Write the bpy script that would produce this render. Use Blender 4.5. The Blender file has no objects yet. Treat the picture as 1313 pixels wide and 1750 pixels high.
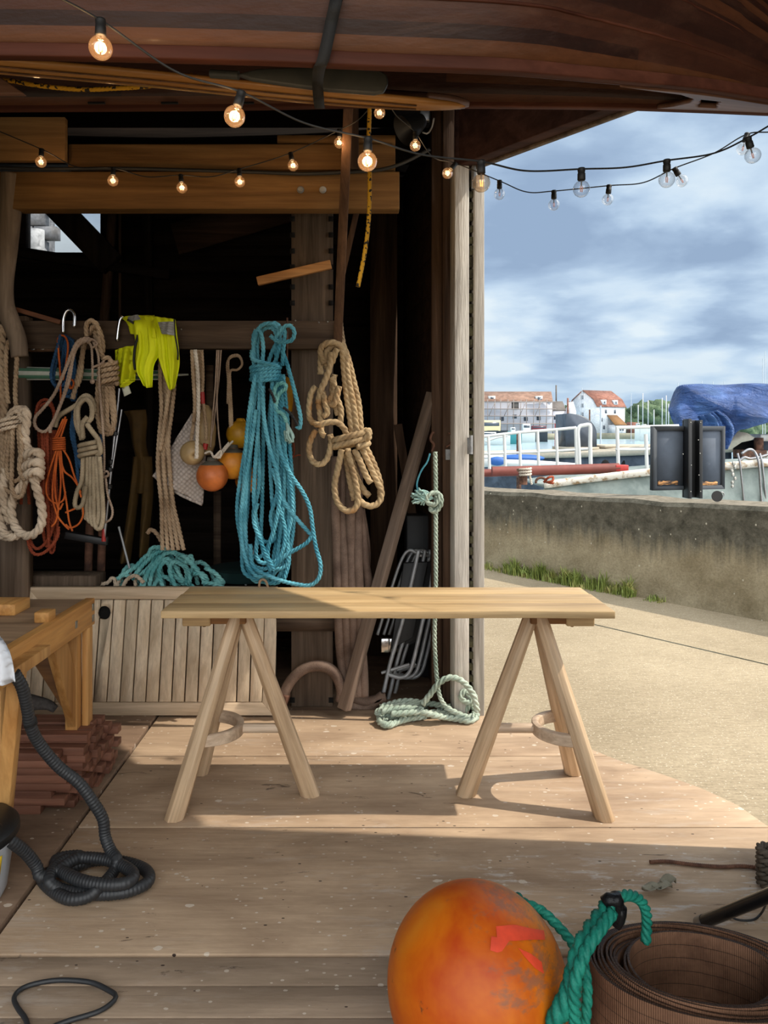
import bpy, math, random
import numpy as np
from mathutils import Vector, Matrix
random.seed(7); RNG = np.random.default_rng(7)
PI = math.pi
SC = bpy.context.scene
COL = SC.collection
# ------------------------------------------------------------------ camera frame (measured from the photograph)
F, CX, HY, H = 1250.0, 625.0, 738.0, 1.376
def W(px, py, Y):                     # point seen at pixel (px,py) standing at depth Y
    return np.array([(px-CX)*Y/F, Y, H-(py-HY)*Y/F])
def G(px, py, z=0.0):                 # point seen at pixel (px,py) at height z
    Y = (H-z)*F/(py-HY)
    return np.array([(px-CX)*Y/F, Y, z])
def WX(px, Y): return (px-CX)*Y/F
def WZ(py, Y): return H-(py-HY)*Y/F
def lin(c):
    return tuple((v/255/12.92 if v/255 <= .04045 else ((v/255+.055)/1.055)**2.4) for v in c)+(1.0,)
# ------------------------------------------------------------------ materials
MATS = {}
class NT:
    def __init__(s, nt): s.nt = nt; s.l = nt.links
    def n(s, t, **kw):
        nd = s.nt.nodes.new(t)
        for k, v in kw.items():
            if k == 'i':
                for a, b in v.items():
                    if isinstance(b, bpy.types.NodeSocket): s.l.new(b, nd.inputs[a])
                    else: nd.inputs[a].default_value = b
            else: setattr(nd, k, v)
        return nd
    def ramp(s, fac, stops, interp='LINEAR'):
        nd = s.nt.nodes.new('ShaderNodeValToRGB'); e = nd.color_ramp; e.interpolation = interp
        while len(e.elements) < len(stops): e.elements.new(.5)
        for k, (p, c) in enumerate(stops):
            e.elements[k].position = p; e.elements[k].color = c if len(c) == 4 else tuple(c)+(1,)
        s.l.new(fac, nd.inputs[0]); return nd.outputs[0]
    def mix(s, f, a, b, mode='MIX'):
        nd = s.nt.nodes.new('ShaderNodeMix'); nd.data_type = 'RGBA'; nd.blend_type = mode
        for k, v in ((0, f), (6, a), (7, b)):
            if isinstance(v, bpy.types.NodeSocket): s.l.new(v, nd.inputs[k])
            else: nd.inputs[k].default_value = v
        return nd.outputs[2]
    def math(s, op, a, b=None, c=None):
        nd = s.nt.nodes.new('ShaderNodeMath'); nd.operation = op
        for k, v in enumerate((a, b, c)):
            if v is None: continue
            if isinstance(v, bpy.types.NodeSocket): s.l.new(v, nd.inputs[k])
            else: nd.inputs[k].default_value = v
        return nd.outputs[0]
    def coords(s, scale=(1, 1, 1), kind='Object', rot=(0, 0, 0)):
        tc = s.n('ShaderNodeTexCoord')
        mp = s.n('ShaderNodeMapping', i={'Vector': tc.outputs[kind], 'Scale': scale, 'Rotation': rot})
        return mp.outputs[0]
    def noise(s, vec, scale=5, detail=4, rough=.55, dist=0):
        nd = s.n('ShaderNodeTexNoise', i={'Vector': vec, 'Scale': scale, 'Detail': detail, 'Roughness': rough, 'Distortion': dist})
        return nd.outputs[0]
    def bump(s, h, strength=.3, dist=.01):
        return s.n('ShaderNodeBump', i={'Height': h, 'Strength': strength, 'Distance': dist}).outputs[0]
def newmat(name):
    m = bpy.data.materials.new(name); m.use_nodes = True
    nt = m.node_tree; b = nt.nodes['Principled BSDF']
    MATS[name] = m
    return m, NT(nt), b
def setb(t, b, col=None, rough=None, nrm=None, **kw):
    for k, v in (('Base Color', col), ('Roughness', rough), ('Normal', nrm)):
        if v is None: continue
        if isinstance(v, bpy.types.NodeSocket): t.l.new(v, b.inputs[k])
        else: b.inputs[k].default_value = v
    for k, v in kw.items(): b.inputs[k.replace('_', ' ')].default_value = v
AX = {'X': (.5, 9, 9), 'Y': (9, .5, 9), 'Z': (9, 9, .5)}
def wood(name, dark, light, axis='X', scale=1.0, rough=.6, bump=.25, coat=0, rand=.12, spec=.3, wear=None):
    m, t, b = newmat(name)
    sc = tuple(v*scale for v in AX[axis])
    info = t.n('ShaderNodeObjectInfo').outputs['Random']
    tc = t.n('ShaderNodeTexCoord').outputs['Object']
    sh = t.n('ShaderNodeVectorMath', operation='ADD', i={0: tc})
    cmb = t.n('ShaderNodeCombineXYZ', i={0: t.math('MULTIPLY', info, 7.3), 1: t.math('MULTIPLY', info, 3.1), 2: t.math('MULTIPLY', info, 5.7)})
    t.l.new(cmb.outputs[0], sh.inputs[1])
    v = t.n('ShaderNodeMapping', i={'Vector': sh.outputs[0], 'Scale': sc}).outputs[0]
    n1 = t.noise(v, 1.6, 6, .6, 1.2)
    n2 = t.noise(v, 9, 3, .6, .4)
    n3 = t.noise(sh.outputs[0], 2.2*scale, 3, .5)
    c = t.ramp(n1, [(.3, lin(dark)), (.5, tuple((a+q)/2 for a, q in zip(lin(dark), lin(light)))), (.68, lin(light))])
    c = t.mix(.35, c, t.ramp(n2, [(.35, (.45, .42, .4)), (.6, (1, 1, 1))]), 'MULTIPLY')
    c = t.mix(.45, c, t.ramp(n3, [(.3, (.6, .6, .6)), (.65, (1.0, 1.0, 1.0))]), 'MULTIPLY')
    val = t.math('MULTIPLY_ADD', info, rand*2, 1-rand)
    hsv = t.n('ShaderNodeHueSaturation', i={'Color': c, 'Value': val})
    c = hsv.outputs[0]
    if wear:
        w = t.ramp(t.noise(t.n('ShaderNodeMapping', i={'Vector': sh.outputs[0], 'Scale': tuple(q*.8 for q in sc)}).outputs[0], 3, 6, .7), [(.56, (0, 0, 0)), (.66, (1, 1, 1))])
        c = t.mix(w, c, lin(wear))
    setb(t, b, c, rough, t.bump(n2, bump, .004), Coat_Weight=coat, Coat_Roughness=.12)
    b.inputs['Specular IOR Level'].default_value = spec
    return m
def plain(name, col, rough=.6, metal=0, noise=.25, nscale=20, bump=.1, **kw):
    m, t, b = newmat(name)
    v = t.coords()
    n = t.noise(v, nscale, 5, .6)
    c = t.mix(noise, lin(col), t.ramp(n, [(.3, (.35, .33, .31)), (.7, (1.25, 1.25, 1.25))]), 'MULTIPLY')
    setb(t, b, c, rough, t.bump(n, bump, .004), Metallic=metal, **kw)
    return m
def two(name, c1, c2, rough=.6, scale=6, lo=.4, hi=.6, bump=.15, stretch=(1, 1, 1), metal=0, **kw):
    m, t, b = newmat(name)
    v = t.coords(stretch)
    n = t.noise(v, scale, 7, .65, .3)
    c = t.ramp(n, [(lo, lin(c1)), (hi, lin(c2))])
    setb(t, b, c, rough, t.bump(t.noise(v, scale*6, 4), bump, .003), Metallic=metal, **kw)
    return m
def ropemat(name, c1, c2, rough=.85, stain=None):
    m, t, b = newmat(name)
    v = t.coords()
    n = t.noise(v, 7, 5, .6)
    f = t.noise(v, 260, 2, .5)
    c = t.ramp(n, [(.35, lin(c1)), (.65, lin(c2))])
    if stain: c = t.mix(t.ramp(t.noise(v, 4.1, 4), [(.56, (0, 0, 0)), (.68, (1, 1, 1))]), c, lin(stain))
    c = t.mix(.5, c, t.ramp(f, [(.3, (.5, .5, .5)), (.65, (1.1, 1.1, 1.1))]), 'MULTIPLY')
    setb(t, b, c, rough, t.bump(f, .5, .002))
    b.inputs['Specular IOR Level'].default_value = .2
    return m
# ------------------------------------------------------------------ mesh builder
class MB:
    def __init__(s): s.v = []; s.f = []; s.c = 0; s.uv = None
    def add(s, v, f):
        v = np.asarray(v, float).reshape(-1, 3)
        if isinstance(f, np.ndarray): s.f.extend((f+s.c).tolist())
        else: s.f.extend([[i+s.c for i in q] for q in f])
        s.v.append(v); s.c += len(v); return s
    def box(s, lo, hi):
        (a, b, c), (d, e, g) = lo, hi
        v = [(a, b, c), (d, b, c), (d, e, c), (a, e, c), (a, b, g), (d, b, g), (d, e, g), (a, e, g)]
        return s.add(v, [(3, 2, 1, 0), (4, 5, 6, 7), (0, 1, 5, 4), (1, 2, 6, 5), (2, 3, 7, 6), (3, 0, 4, 7)])
    def beam(s, p, q, w, d, ref=(0, 1, 0), taper=1.0, prof=None):
        """bar from p to q; w across, d along ref"""
        p, q = np.array(p, float), np.array(q, float); t = q-p; t /= np.linalg.norm(t)
        r = np.array(ref, float); n = r-(r@t)*t; n /= np.linalg.norm(n); b = np.cross(t, n)
        if prof is None: prof = [(-.5, -.5), (.5, -.5), (.5, .5), (-.5, .5)]
        m = len(prof); V = []
        for c, k in ((p, 1.0), (q, taper)):
            for (x, y) in prof: V.append(c+b*(x*w*k)+n*(y*d*k))
        f = [(i, (i+1) % m, m+(i+1) % m, m+i) for i in range(m)]
        f += [tuple(range(m-1, -1, -1)), tuple(range(m, 2*m))]
        return s.add(V, f)
    def poly(s, pts, vec):
        """prism: polygon pts extruded by vec"""
        pts = np.array(pts, float); n = len(pts); vec = np.array(vec, float)
        f = [tuple(range(n-1, -1, -1)), tuple(range(n, 2*n))]+[(i, (i+1) % n, n+(i+1) % n, n+i) for i in range(n)]
        return s.add(np.vstack([pts, pts+vec]), f)
    def sweep(s, path, prof, ref=(0, 1, 0), twist=None, scale=None, cap=True, closed=False):
        P = np.asarray(path, float); N = len(P); prof = np.asarray(prof, float); M = len(prof)
        if closed: T = np.roll(P, -1, 0)-np.roll(P, 1, 0)
        else: T = np.gradient(P, axis=0)
        T /= np.linalg.norm(T, axis=1, keepdims=True)+1e-12
        R = np.tile(np.array(ref, float), (N, 1))
        if abs((T@np.array(ref, float))).max() > .93:
            # parallel transport
            n0 = np.array(ref, float); n0 = n0-(n0@T[0])*T[0]
            if np.linalg.norm(n0) < .1: n0 = np.array([1., .3, .2]); n0 = n0-(n0@T[0])*T[0]
            n0 /= np.linalg.norm(n0); NN = [n0]
            for k in range(1, N):
                n0 = n0-(n0@T[k])*T[k]; n0 /= np.linalg.norm(n0)+1e-12; NN.append(n0)
            R = np.array(NN)
        n = R-(R*T).sum(1, keepdims=True)*T; n /= np.linalg.norm(n, axis=1, keepdims=True)+1e-12
        b = np.cross(T, n)
        if twist is None: x, y = np.tile(prof[:, 0], (N, 1)), np.tile(prof[:, 1], (N, 1))
        else:
            c, q = np.cos(twist)[:, None], np.sin(twist)[:, None]
            x = c*prof[None, :, 0]-q*prof[None, :, 1]; y = q*prof[None, :, 0]+c*prof[None, :, 1]
        if scale is not None:
            k = np.asarray(scale, float)[:, None]; x = x*k; y = y*k
        V = P[:, None, :]+x[..., None]*b[:, None, :]+y[..., None]*n[:, None, :]
        i = np.arange(N if closed else N-1)[:, None]*M; j = np.arange(M)[None, :]; j2 = (j+1) % M
        i2 = ((np.arange(N)+1) % N)[:, None]*M if closed else i+M
        f = np.stack([i+j, i2+j, i2+j2, i+j2], -1).reshape(-1, 4)
        base = s.c; s.add(V.reshape(-1, 3), f)
        if cap and not closed:
            s.f.append([base+k for k in range(M)]); s.f.append([base+(N-1)*M+k for k in range(M-1, -1, -1)])
        return s
    def tube(s, path, r, n=10, ref=(0, 1, 0), scale=None, closed=False):
        a = np.arange(n)*2*PI/n
        return s.sweep(path, np.c_[np.cos(a), np.sin(a)]*r, ref, scale=scale, closed=closed)
    def rope(s, path, r, ref=(0, 1, 0), lay=2.75, n=18, groove=.45, res=.24, strands=3):
        """laid rope: lobed section turning along the path"""
        P = resample(path, max(r*2*res, .0022)); L = np.r_[0, np.cumsum(np.linalg.norm(np.diff(P, axis=0), axis=1))]
        a = np.arange(n)*2*PI/n
        rr = r*(1-groove+groove*np.abs(np.cos(strands*a/2))**.8)
        return s.sweep(P, np.c_[np.cos(a)*rr, np.sin(a)*rr], ref, twist=L/(r*2*lay)*2*PI)
    def braid(s, path, r, ref=(0, 1, 0)):
        """two opposed lays give a plaited look"""
        s.rope(path, r, ref, lay=2.2, strands=4, n=12)
        P = resample(path, r*.6); L = np.r_[0, np.cumsum(np.linalg.norm(np.diff(P, axis=0), axis=1))]
        a = np.arange(12)*2*PI/12; rr = r*(1.02-.34+.34*np.abs(np.cos(4*a/2))**.8)
        return s.sweep(P, np.c_[np.cos(a)*rr, np.sin(a)*rr], ref, twist=-L/(r*4.4)*2*PI+.6)
    def lathe(s, prof, c=(0, 0, 0), n=24, axis=(0, 0, 1)):
        """prof: (radius, height) list about axis through c"""
        ax = np.array(axis, float); ax /= np.linalg.norm(ax)
        u = np.cross(ax, (0.3, 1, .2)); u /= np.linalg.norm(u); w = np.cross(ax, u)
        a = np.arange(n)*2*PI/n; c = np.array(c, float)
        V = np.array([[c+ax*h+(u*math.cos(q)+w*math.sin(q))*max(r, 1e-4) for q in a] for r, h in prof])
        N = len(prof); i = np.arange(N-1)[:, None]*n; j = np.arange(n)[None, :]; j2 = (j+1) % n
        f = np.stack([i+j, i+j2, i+n+j2, i+n+j], -1).reshape(-1, 4)
        base = s.c; s.add(V.reshape(-1, 3), f)
        s.f.append([base+k for k in range(n-1, -1, -1)]); s.f.append([base+(N-1)*n+k for k in range(n)])
        return s
    def ball(s, c, r, n=24, sq=(1, 1, 1)):
        m = n//2; pr = [(math.sin(PI*k/m), -math.cos(PI*k/m)) for k in range(m+1)]
        t = MB().lathe(pr, n=n); v = np.vstack(t.v)*np.array(sq)*r+np.array(c)
        return s.add(v, t.f)
    def grid(s, P, closed=False):
        P = np.asarray(P, float); N, M = P.shape[:2]
        i = np.arange(N-1)[:, None]*M; j = np.arange(M-1)[None, :]
        f = np.stack([i+j, i+j+1, i+M+j+1, i+M+j], -1).reshape(-1, 4)
        return s.add(P.reshape(-1, 3), f)
def cr(pts, step=.01):
    """Catmull-Rom through pts, then even spacing"""
    P = np.asarray(pts, float)
    if len(P) < 3: return resample(P, step)
    Q = np.vstack([2*P[0]-P[1], P, 2*P[-1]-P[-2]]); out = []
    for k in range(1, len(Q)-2):
        a, b, c, d = Q[k-1], Q[k], Q[k+1], Q[k+2]
        t = np.linspace(0, 1, 14, endpoint=False)[:, None]
        out.append(.5*((2*b)+(c-a)*t+(2*a-5*b+4*c-d)*t*t+(3*b-a-3*c+d)*t**3))
    out.append(P[-1:]); return resample(np.vstack(out), step)
def resample(P, step):
    P = np.asarray(P, float); d = np.r_[0, np.cumsum(np.linalg.norm(np.diff(P, axis=0), axis=1))]
    n = max(2, int(d[-1]/step)+1); q = np.linspace(0, d[-1], n)
    return np.stack([np.interp(q, d, P[:, k]) for k in range(3)], 1)
def wp(pts, Y, step=.01):
    """traced points (px,py[,depth offset]) standing about depth Y"""
    return cr([W(p[0], p[1], Y+(p[2] if len(p) > 2 else 0)) for p in pts], step)
def gp(pts, z=.0, step=.01):
    return cr([G(p[0], p[1], z+(p[2] if len(p) > 2 else 0)) for p in pts], step)
def loop(xa, xb, y0, y1, bl, br, Y, d1=0, d2=0, jit=0):
    """one hanging bight of a hank, from (xa,y0) down round y1 and back to (xb,y0)"""
    L = y1-y0; xm = (xa-bl+xb+br)/2; hw = abs((xb+br)-(xa-bl))/2
    pts = [(xa, y0, d1), (xa-bl*.45, y0+L*.3, d1), (xa-bl*.95, y0+L*.65, d1), (xm-hw, y0+L*.84, d1), (xm-hw*.62, y1-L*.03, (d1*2+d2)/3), (xm, y1, (d1+d2)/2),
           (xm+hw*.62, y1-L*.03, (d1+2*d2)/3), (xm+hw, y0+L*.84, d2), (xb+br*.95, y0+L*.65, d2), (xb+br*.45, y0+L*.3, d2), (xb, y0, d2)]
    if jit: pts = [pts[0]]+[(p[0]+random.uniform(-jit, jit)*(1 if k not in (0, 9) else .3), p[1]+random.uniform(-jit, jit)*.6, p[2]+random.uniform(-.012, .012)) for k, p in enumerate(pts[1:-1])]+[pts[-1]]
    return wp(pts, Y)
def wraps(cx, y0, y1, n, rx, Y, ry=.03, tilt=0, jit=0):
    """turns of rope round a hank"""
    out = []; N = int(n*20)
    for k in range(N+1):
        a = 2*PI*k/20; t = k/N; p = W(cx, y0+(y1-y0)*t, Y)
        out.append(p+np.array([math.cos(a)*rx*(1+jit*math.sin(a*.37)), -math.sin(a)*ry, tilt*math.cos(a)]))
    return np.array(out)
# ------------------------------------------------------------------ scene objects
def mesh(name, mb):
    V = np.vstack(mb.v) if mb.v else np.zeros((0, 3))
    me = bpy.data.meshes.new(name); F_ = mb.f
    tot = np.array([len(q) for q in F_], np.int32); st = np.r_[0, np.cumsum(tot)[:-1]].astype(np.int32)
    idx = np.fromiter((i for q in F_ for i in q), np.int32)
    me.vertices.add(len(V)); me.vertices.foreach_set('co', V.ravel().astype(np.float32))
    me.loops.add(len(idx)); me.loops.foreach_set('vertex_index', idx)
    me.polygons.add(len(tot)); me.polygons.foreach_set('loop_start', st); me.polygons.foreach_set('loop_total', tot)
    me.update(calc_edges=True); me.validate(); return me
def tag(o, label=None, cat=None, group=None, kind=None):
    for k, v in (('label', label), ('category', cat), ('group', group), ('kind', kind)):
        if v: o[k] = v
    return o
def rootloc(o):
    l = Vector((0, 0, 0))
    while o is not None: l += o.location; o = o.parent
    return np.array(l)
def obj(name, mb, mat, parent=None, smooth=False, bevel=0, solid=0, origin=None, label=None, sub=0):
    V = np.vstack(mb.v)
    if parent is not None: off = rootloc(parent)
    elif origin is not None: off = np.array(origin, float)
    else: off = np.array([(V[:, 0].min()+V[:, 0].max())/2, (V[:, 1].min()+V[:, 1].max())/2, V[:, 2].min()])
    t = MB(); t.v = [V-off]; t.f = mb.f; t.c = mb.c
    me = mesh(name, t); o = bpy.data.objects.new(name, me); COL.objects.link(o)
    me.materials.append(MATS[mat] if isinstance(mat, str) else mat)
    if parent is not None: o.parent = parent
    else: o.location = off
    if smooth:
        me.polygons.foreach_set('use_smooth', np.ones(len(me.polygons), bool)); 
        if smooth != 'all': me.set_sharp_from_angle(angle=math.radians(40))
    if solid:
        q = o.modifiers.new('solid', 'SOLIDIFY'); q.thickness = solid; q.offset = 0
    if bevel:
        q = o.modifiers.new('bevel', 'BEVEL'); q.width = bevel; q.segments = 2; q.limit_method = 'ANGLE'
    if sub:
        q = o.modifiers.new('sub', 'SUBSURF'); q.levels = sub; q.render_levels = sub
    if label: o['label'] = label
    return o
def thing(name, label, cat, loc=(0, 0, 0), group=None):
    o = bpy.data.objects.new(name, None); COL.objects.link(o); o.location = tuple(float(v) for v in loc)
    o.empty_display_size = .1
    return tag(o, label, cat, group)
def struct(name, mb, mat, label, cat, **kw):
    return tag(obj(name, mb, mat, **kw), label, cat, kind='structure')
def copy_tree(o, parent=None):
    c = o.copy(); COL.objects.link(c)
    if parent is not None: c.parent = parent
    for ch in list(o.children): copy_tree(ch, c)
    return c
def align(o, p, q):
    """turn the object's own axes so that its local Z runs from p to q (grain follows the piece)"""
    d = Vector([float(v) for v in np.array(q)-np.array(p)]).normalized(); R = Vector((0, 0, 1)).rotation_difference(d).to_matrix()
    off = Vector([float(v) for v in np.array(p)-rootloc(o)]); n = len(o.data.vertices); V = np.zeros(n*3, np.float32); o.data.vertices.foreach_get('co', V)
    V = (V.reshape(-1, 3)-np.array(off))@np.array(R); o.data.vertices.foreach_set('co', V.astype(np.float32).ravel()); o.data.update()
    o.location = o.location+off; o.rotation_mode = 'QUATERNION'; o.rotation_quaternion = R.to_quaternion(); return o
def cloth(Lp, Rp, Y, cols=26, rows=34, folds=2.5, amp=.012, ph=0., bow=0.02, drop=0.):
    """hanging cloth between two traced edges, with standing folds"""
    A, B = wp(Lp, Y), wp(Rp, Y)
    A = A[np.linspace(0, len(A)-1, rows).round().astype(int)]; B = B[np.linspace(0, len(B)-1, rows).round().astype(int)]
    u = np.linspace(0, 1, cols)[None, :, None]; P = A[:, None]*(1-u)+B[:, None]*u
    v = np.linspace(0, 1, rows)[:, None]; uu = u[..., 0]
    P[..., 1] += amp*np.sin(2*PI*folds*uu+ph+v*1.9)*(.3+.7*v)+.4*amp*np.sin(2*PI*folds*2.3*uu+v*4)-bow*np.sin(PI*uu)
    P[..., 2] -= drop*np.sin(PI*uu)**.6*v**3
    return P
# ================================================================== MATERIALS
def floor_mat(name, c1, c2, c3, planks=False, specks=1.0, worn=.0, patch=False):
    m, t, b = newmat(name)
    v = t.coords(); vs = t.coords((1.2, 14, 6)); vl = t.coords((1, 3.2, 1))
    n1 = t.noise(vl, 1.7, 7, .62, .4); n2 = t.noise(vs, 4, 6, .65, .5); n3 = t.noise(v, .8, 3)
    c = t.ramp(n1, [(.3, lin(c1)), (.52, lin(c2)), (.72, lin(c3))])
    c = t.mix(.4, c, t.ramp(n2, [(.3, (.62, .6, .58)), (.6, (1.05, 1.05, 1.05))]), 'MULTIPLY')
    # dark scuffs
    sc = t.ramp(t.noise(t.coords((1.3, 5, 1)), 5.5, 6, .7, .6), [(.64, (0, 0, 0)), (.7, (1, 1, 1))])
    c = t.mix(t.math('MULTIPLY', sc, .75), c, lin((62, 48, 40)))
    if worn:                                     # worn pale grey paint
        w = t.ramp(t.noise(t.coords((1.2, 6, 1)), 4, 8, .75, .3), [(.52, (0, 0, 0)), (.62, (1, 1, 1))])
        a = t.ramp(t.noise(v, 1.5, 2), [(.48, (0, 0, 0)), (.66, (1, 1, 1))])
        if patch:
            px_ = t.n('ShaderNodeSeparateXYZ', i={0: v}); ax_ = t.n('ShaderNodeMapRange', i={0: px_.outputs[0], 1: -.15, 2: .45}).outputs[0]; ay_ = t.n('ShaderNodeMapRange', i={0: px_.outputs[1], 1: 2.44, 2: 2.25}).outputs[0]; a = t.math('MAXIMUM', t.math('MULTIPLY', a, .35), t.math('MULTIPLY', ax_, ay_))
        c = t.mix(t.math('MULTIPLY', t.math('MULTIPLY', w, a), worn), c, lin((196, 188, 180)))
    # paint drips
    for sc_, th in ((8, .11), (17, .12), (30, .14)):
        vo = t.n('ShaderNodeTexVoronoi', i={'Vector': t.coords((1, 1.6, 1)), 'Scale': sc_, 'Randomness': 1.0})
        wob = t.math('ADD', vo.outputs['Distance'], t.math('MULTIPLY', t.math('SUBTRACT', t.noise(v, 60, 2), .5), .16))
        rnd = t.n('ShaderNodeSeparateColor', i={0: vo.outputs['Color']}).outputs[0]
        msk = t.math('MULTIPLY', t.math('LESS_THAN', wob, th), t.math('GREATER_THAN', rnd, .55))
        c = t.mix(t.math('MULTIPLY', msk, .8*specks), c, lin((205, 192, 176)))
    vo = t.n('ShaderNodeTexVoronoi', i={'Vector': t.coords((1, 2.2, 1), rot=(0, 0, .3)), 'Scale': 13, 'Randomness': 1.0})
    rnd = t.n('ShaderNodeSeparateColor', i={0: vo.outputs['Color']}).outputs[1]
    c = t.mix(t.math('MULTIPLY', t.math('LESS_THAN', vo.outputs['Distance'], .07), t.math('GREATER_THAN', rnd, .6)), c, lin((58, 46, 40)))
    setb(t, b, c, .82, t.bump(t.math('ADD', n2, t.math('MULTIPLY', sc, -.5)), .35, .004))
    b.inputs['Specular IOR Level'].default_value = .22
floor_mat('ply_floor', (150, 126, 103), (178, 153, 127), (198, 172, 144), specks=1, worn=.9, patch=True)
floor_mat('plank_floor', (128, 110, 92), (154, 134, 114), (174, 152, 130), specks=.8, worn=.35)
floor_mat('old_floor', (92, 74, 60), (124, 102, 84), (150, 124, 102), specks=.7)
plain('void', (18, 15, 13), .95)
wood('tar_board', (17, 14, 13), (44, 36, 31), 'X', .8, .85, .5, spec=.1)
wood('tar_board_z', (17, 14, 13), (46, 38, 32), 'Z', .8, .85, .5, spec=.1)
wood('brown_board', (38, 27, 21), (78, 58, 46), 'X', .8, .8, .4, spec=.15)
wood('brown_post', (52, 38, 30), (100, 78, 62), 'Z', .9, .8, .5, spec=.15)
wood('post_plank', (76, 63, 52), (132, 114, 98), 'Z', .8, .8, .5, wear=(120, 102, 86), spec=.15)
wood('rail_wood', (54, 43, 35), (104, 86, 71), 'X', .8, .82, .6, spec=.15)
wood('amber_beam', (104, 74, 42), (158, 120, 74), 'X', .6, .7, .3, rand=.08, spec=.2)
wood('grey_plank', (142, 136, 128), (204, 197, 187), 'Z', .9, .85, .7, spec=.2)
wood('pale_plank', (184, 177, 168), (236, 230, 220), 'Z', 1.4, .9, 1.0, spec=.2)
wood('header_board', (46, 30, 27), (78, 54, 48), 'X', .6, .8, .3, spec=.15)
wood('lath', (74, 52, 38), (130, 96, 70), 'Z', .9, .75, .4)
wood('orange_lath', (160, 104, 58), (214, 158, 100), 'X', .9, .6, .3, wear=(120, 70, 40))
wood('red_lath', (98, 60, 40), (140, 92, 64), 'X', .9, .7)
wood('oak', (182, 148, 102), (214, 184, 138), 'X', .75, .5, .2, rand=.05, spec=.35)
wood('ash', (184, 152, 116), (230, 202, 168), 'Z', 1.1, .5, .2, rand=.04, spec=.35)
wood('ash_bend', (180, 154, 128), (226, 202, 176), 'X', 1.1, .5, .2, rand=.04, spec=.35)
wood('dark_bar', (112, 76, 44), (160, 112, 66), 'X', 1, .5, .2, rand=.04)
wood('hatch_slat', (204, 180, 150), (242, 222, 194), 'Z', .8, .7, .3, rand=.07, wear=(204, 180, 150))
wood('hatch_rim', (196, 170, 140), (236, 212, 182), 'X', .8, .7, .3, rand=.05)
wood('pine_apron', (176, 116, 56), (226, 172, 102), 'Y', .7, .5, .2, rand=.04)
wood('pine_leg', (172, 118, 62), (222, 172, 108), 'Z', .7, .5, .2, rand=.06)
wood('bench_top', (124, 100, 78), (178, 146, 114), 'X', .7, .7, .4, rand=.06)
wood('mahogany', (98, 62, 48), (146, 100, 80), 'X', .7, .65, .25, rand=.16)
m, t, b = newmat('hull')
uv = t.n('ShaderNodeTexCoord').outputs['UV']; sx = t.n('ShaderNodeSeparateXYZ', i={0: uv})
row = t.math('FLOOR', t.math('MULTIPLY', sx.outputs[1], 62.0)); seg = t.math('FLOOR', t.math('ADD', t.math('MULTIPLY', sx.outputs[0], .42), t.math('MULTIPLY', row, .37)))
wn_ = t.n('ShaderNodeTexWhiteNoise', noise_dimensions='2D', i={0: t.n('ShaderNodeCombineXYZ', i={0: row, 1: seg}).outputs[0]}).outputs[0]
c = t.ramp(wn_, [(.0, lin((38, 20, 15))), (.4, lin((57, 31, 22))), (.75, lin((72, 40, 26))), (1, lin((94, 56, 32)))])
gr = t.noise(t.coords((1.2, 14, 14)), 3, 6, .65, .6); c = t.mix(.6, c, t.ramp(gr, [(.3, (.55, .52, .5)), (.66, (1.15, 1.12, 1.1))]), 'MULTIPLY')
wr = t.ramp(t.noise(t.coords((1, 4, 4)), 1.6, 8, .7, .4), [(.52, (0, 0, 0)), (.66, (1, 1, 1))]); c = t.mix(t.math('MULTIPLY', wr, .45), c, lin((98, 66, 50)))
setb(t, b, c, .5, t.bump(t.noise(t.coords((1, 3, 3)), 9, 5, .6), .35, .01), Coat_Weight=.06, Coat_Roughness=.15); b.inputs['Specular IOR Level'].default_value = .3
wood('hull_rail', (66, 34, 25), (108, 64, 48), 'X', .5, .6, .05, spec=.15)
wood('breasthook', (116, 82, 66), (160, 122, 104), 'X', .5, .5, .05)
wood('board_wood', (168, 112, 54), (222, 166, 98), 'X', .5, .4, .05, coat=.3)
wood('leaning_timber', (92, 78, 67), (142, 122, 107), 'Z', .8, .75, .5)
wood('round_post', (92, 78, 64), (140, 122, 104), 'Z', .8, .8, .6)
plain('black_plastic', (22, 22, 23), .45, nscale=40)
plain('hose_black', (40, 42, 45), .5, nscale=30)
plain('black_cable', (34, 35, 36), .6)
plain('socket', (26, 25, 24), .6)
plain('black_strap', (20, 20, 21), .75, nscale=300, bump=.3)
plain('paddle_grey', (66, 68, 66), .5)
plain('steel', (150, 150, 152), .35, 1, .3, 30)
plain('chrome', (200, 200, 202), .18, 1, .15, 30)
plain('grey_tube', (166, 168, 170), .45, .3, .3, 30)
plain('dark_seat', (26, 27, 29), .55)
plain('nail', (160, 158, 150), .4, .9)
plain('red_cap', (170, 40, 34), .5)
two('rust', (70, 46, 36), (122, 84, 64), .85, 12)
two('stone_grey', (120, 122, 124), (176, 178, 180), .9, 9)
def glass(name, tint, f0=.05, milk=0, mcol=(1, .62, .36, 1)):
    m = bpy.data.materials.new(name); m.use_nodes = True; MATS[name] = m
    nt = m.node_tree; nt.nodes.remove(nt.nodes['Principled BSDF']); t = NT(nt)
    lw = t.n('ShaderNodeLayerWeight', i={'Blend': .25}).outputs['Facing']
    fac = t.math('MULTIPLY_ADD', lw, .6, f0)
    tr = t.n('ShaderNodeBsdfTransparent', i={0: tint}).outputs[0]; gl = t.n('ShaderNodeBsdfGlossy', i={0: (.9, .9, .9, 1), 1: .06})
    if milk: tr = t.n('ShaderNodeMixShader', i={0: milk, 1: tr, 2: t.n('ShaderNodeBsdfTranslucent', i={0: mcol}).outputs[0]}).outputs[0]
    mx = t.n('ShaderNodeMixShader', i={0: fac, 1: tr, 2: gl.outputs[0]})
    t.l.new(mx.outputs[0], nt.nodes['Material Output'].inputs[0])
glass('bulb_glass', (.93, .93, .93, 1))
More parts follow.
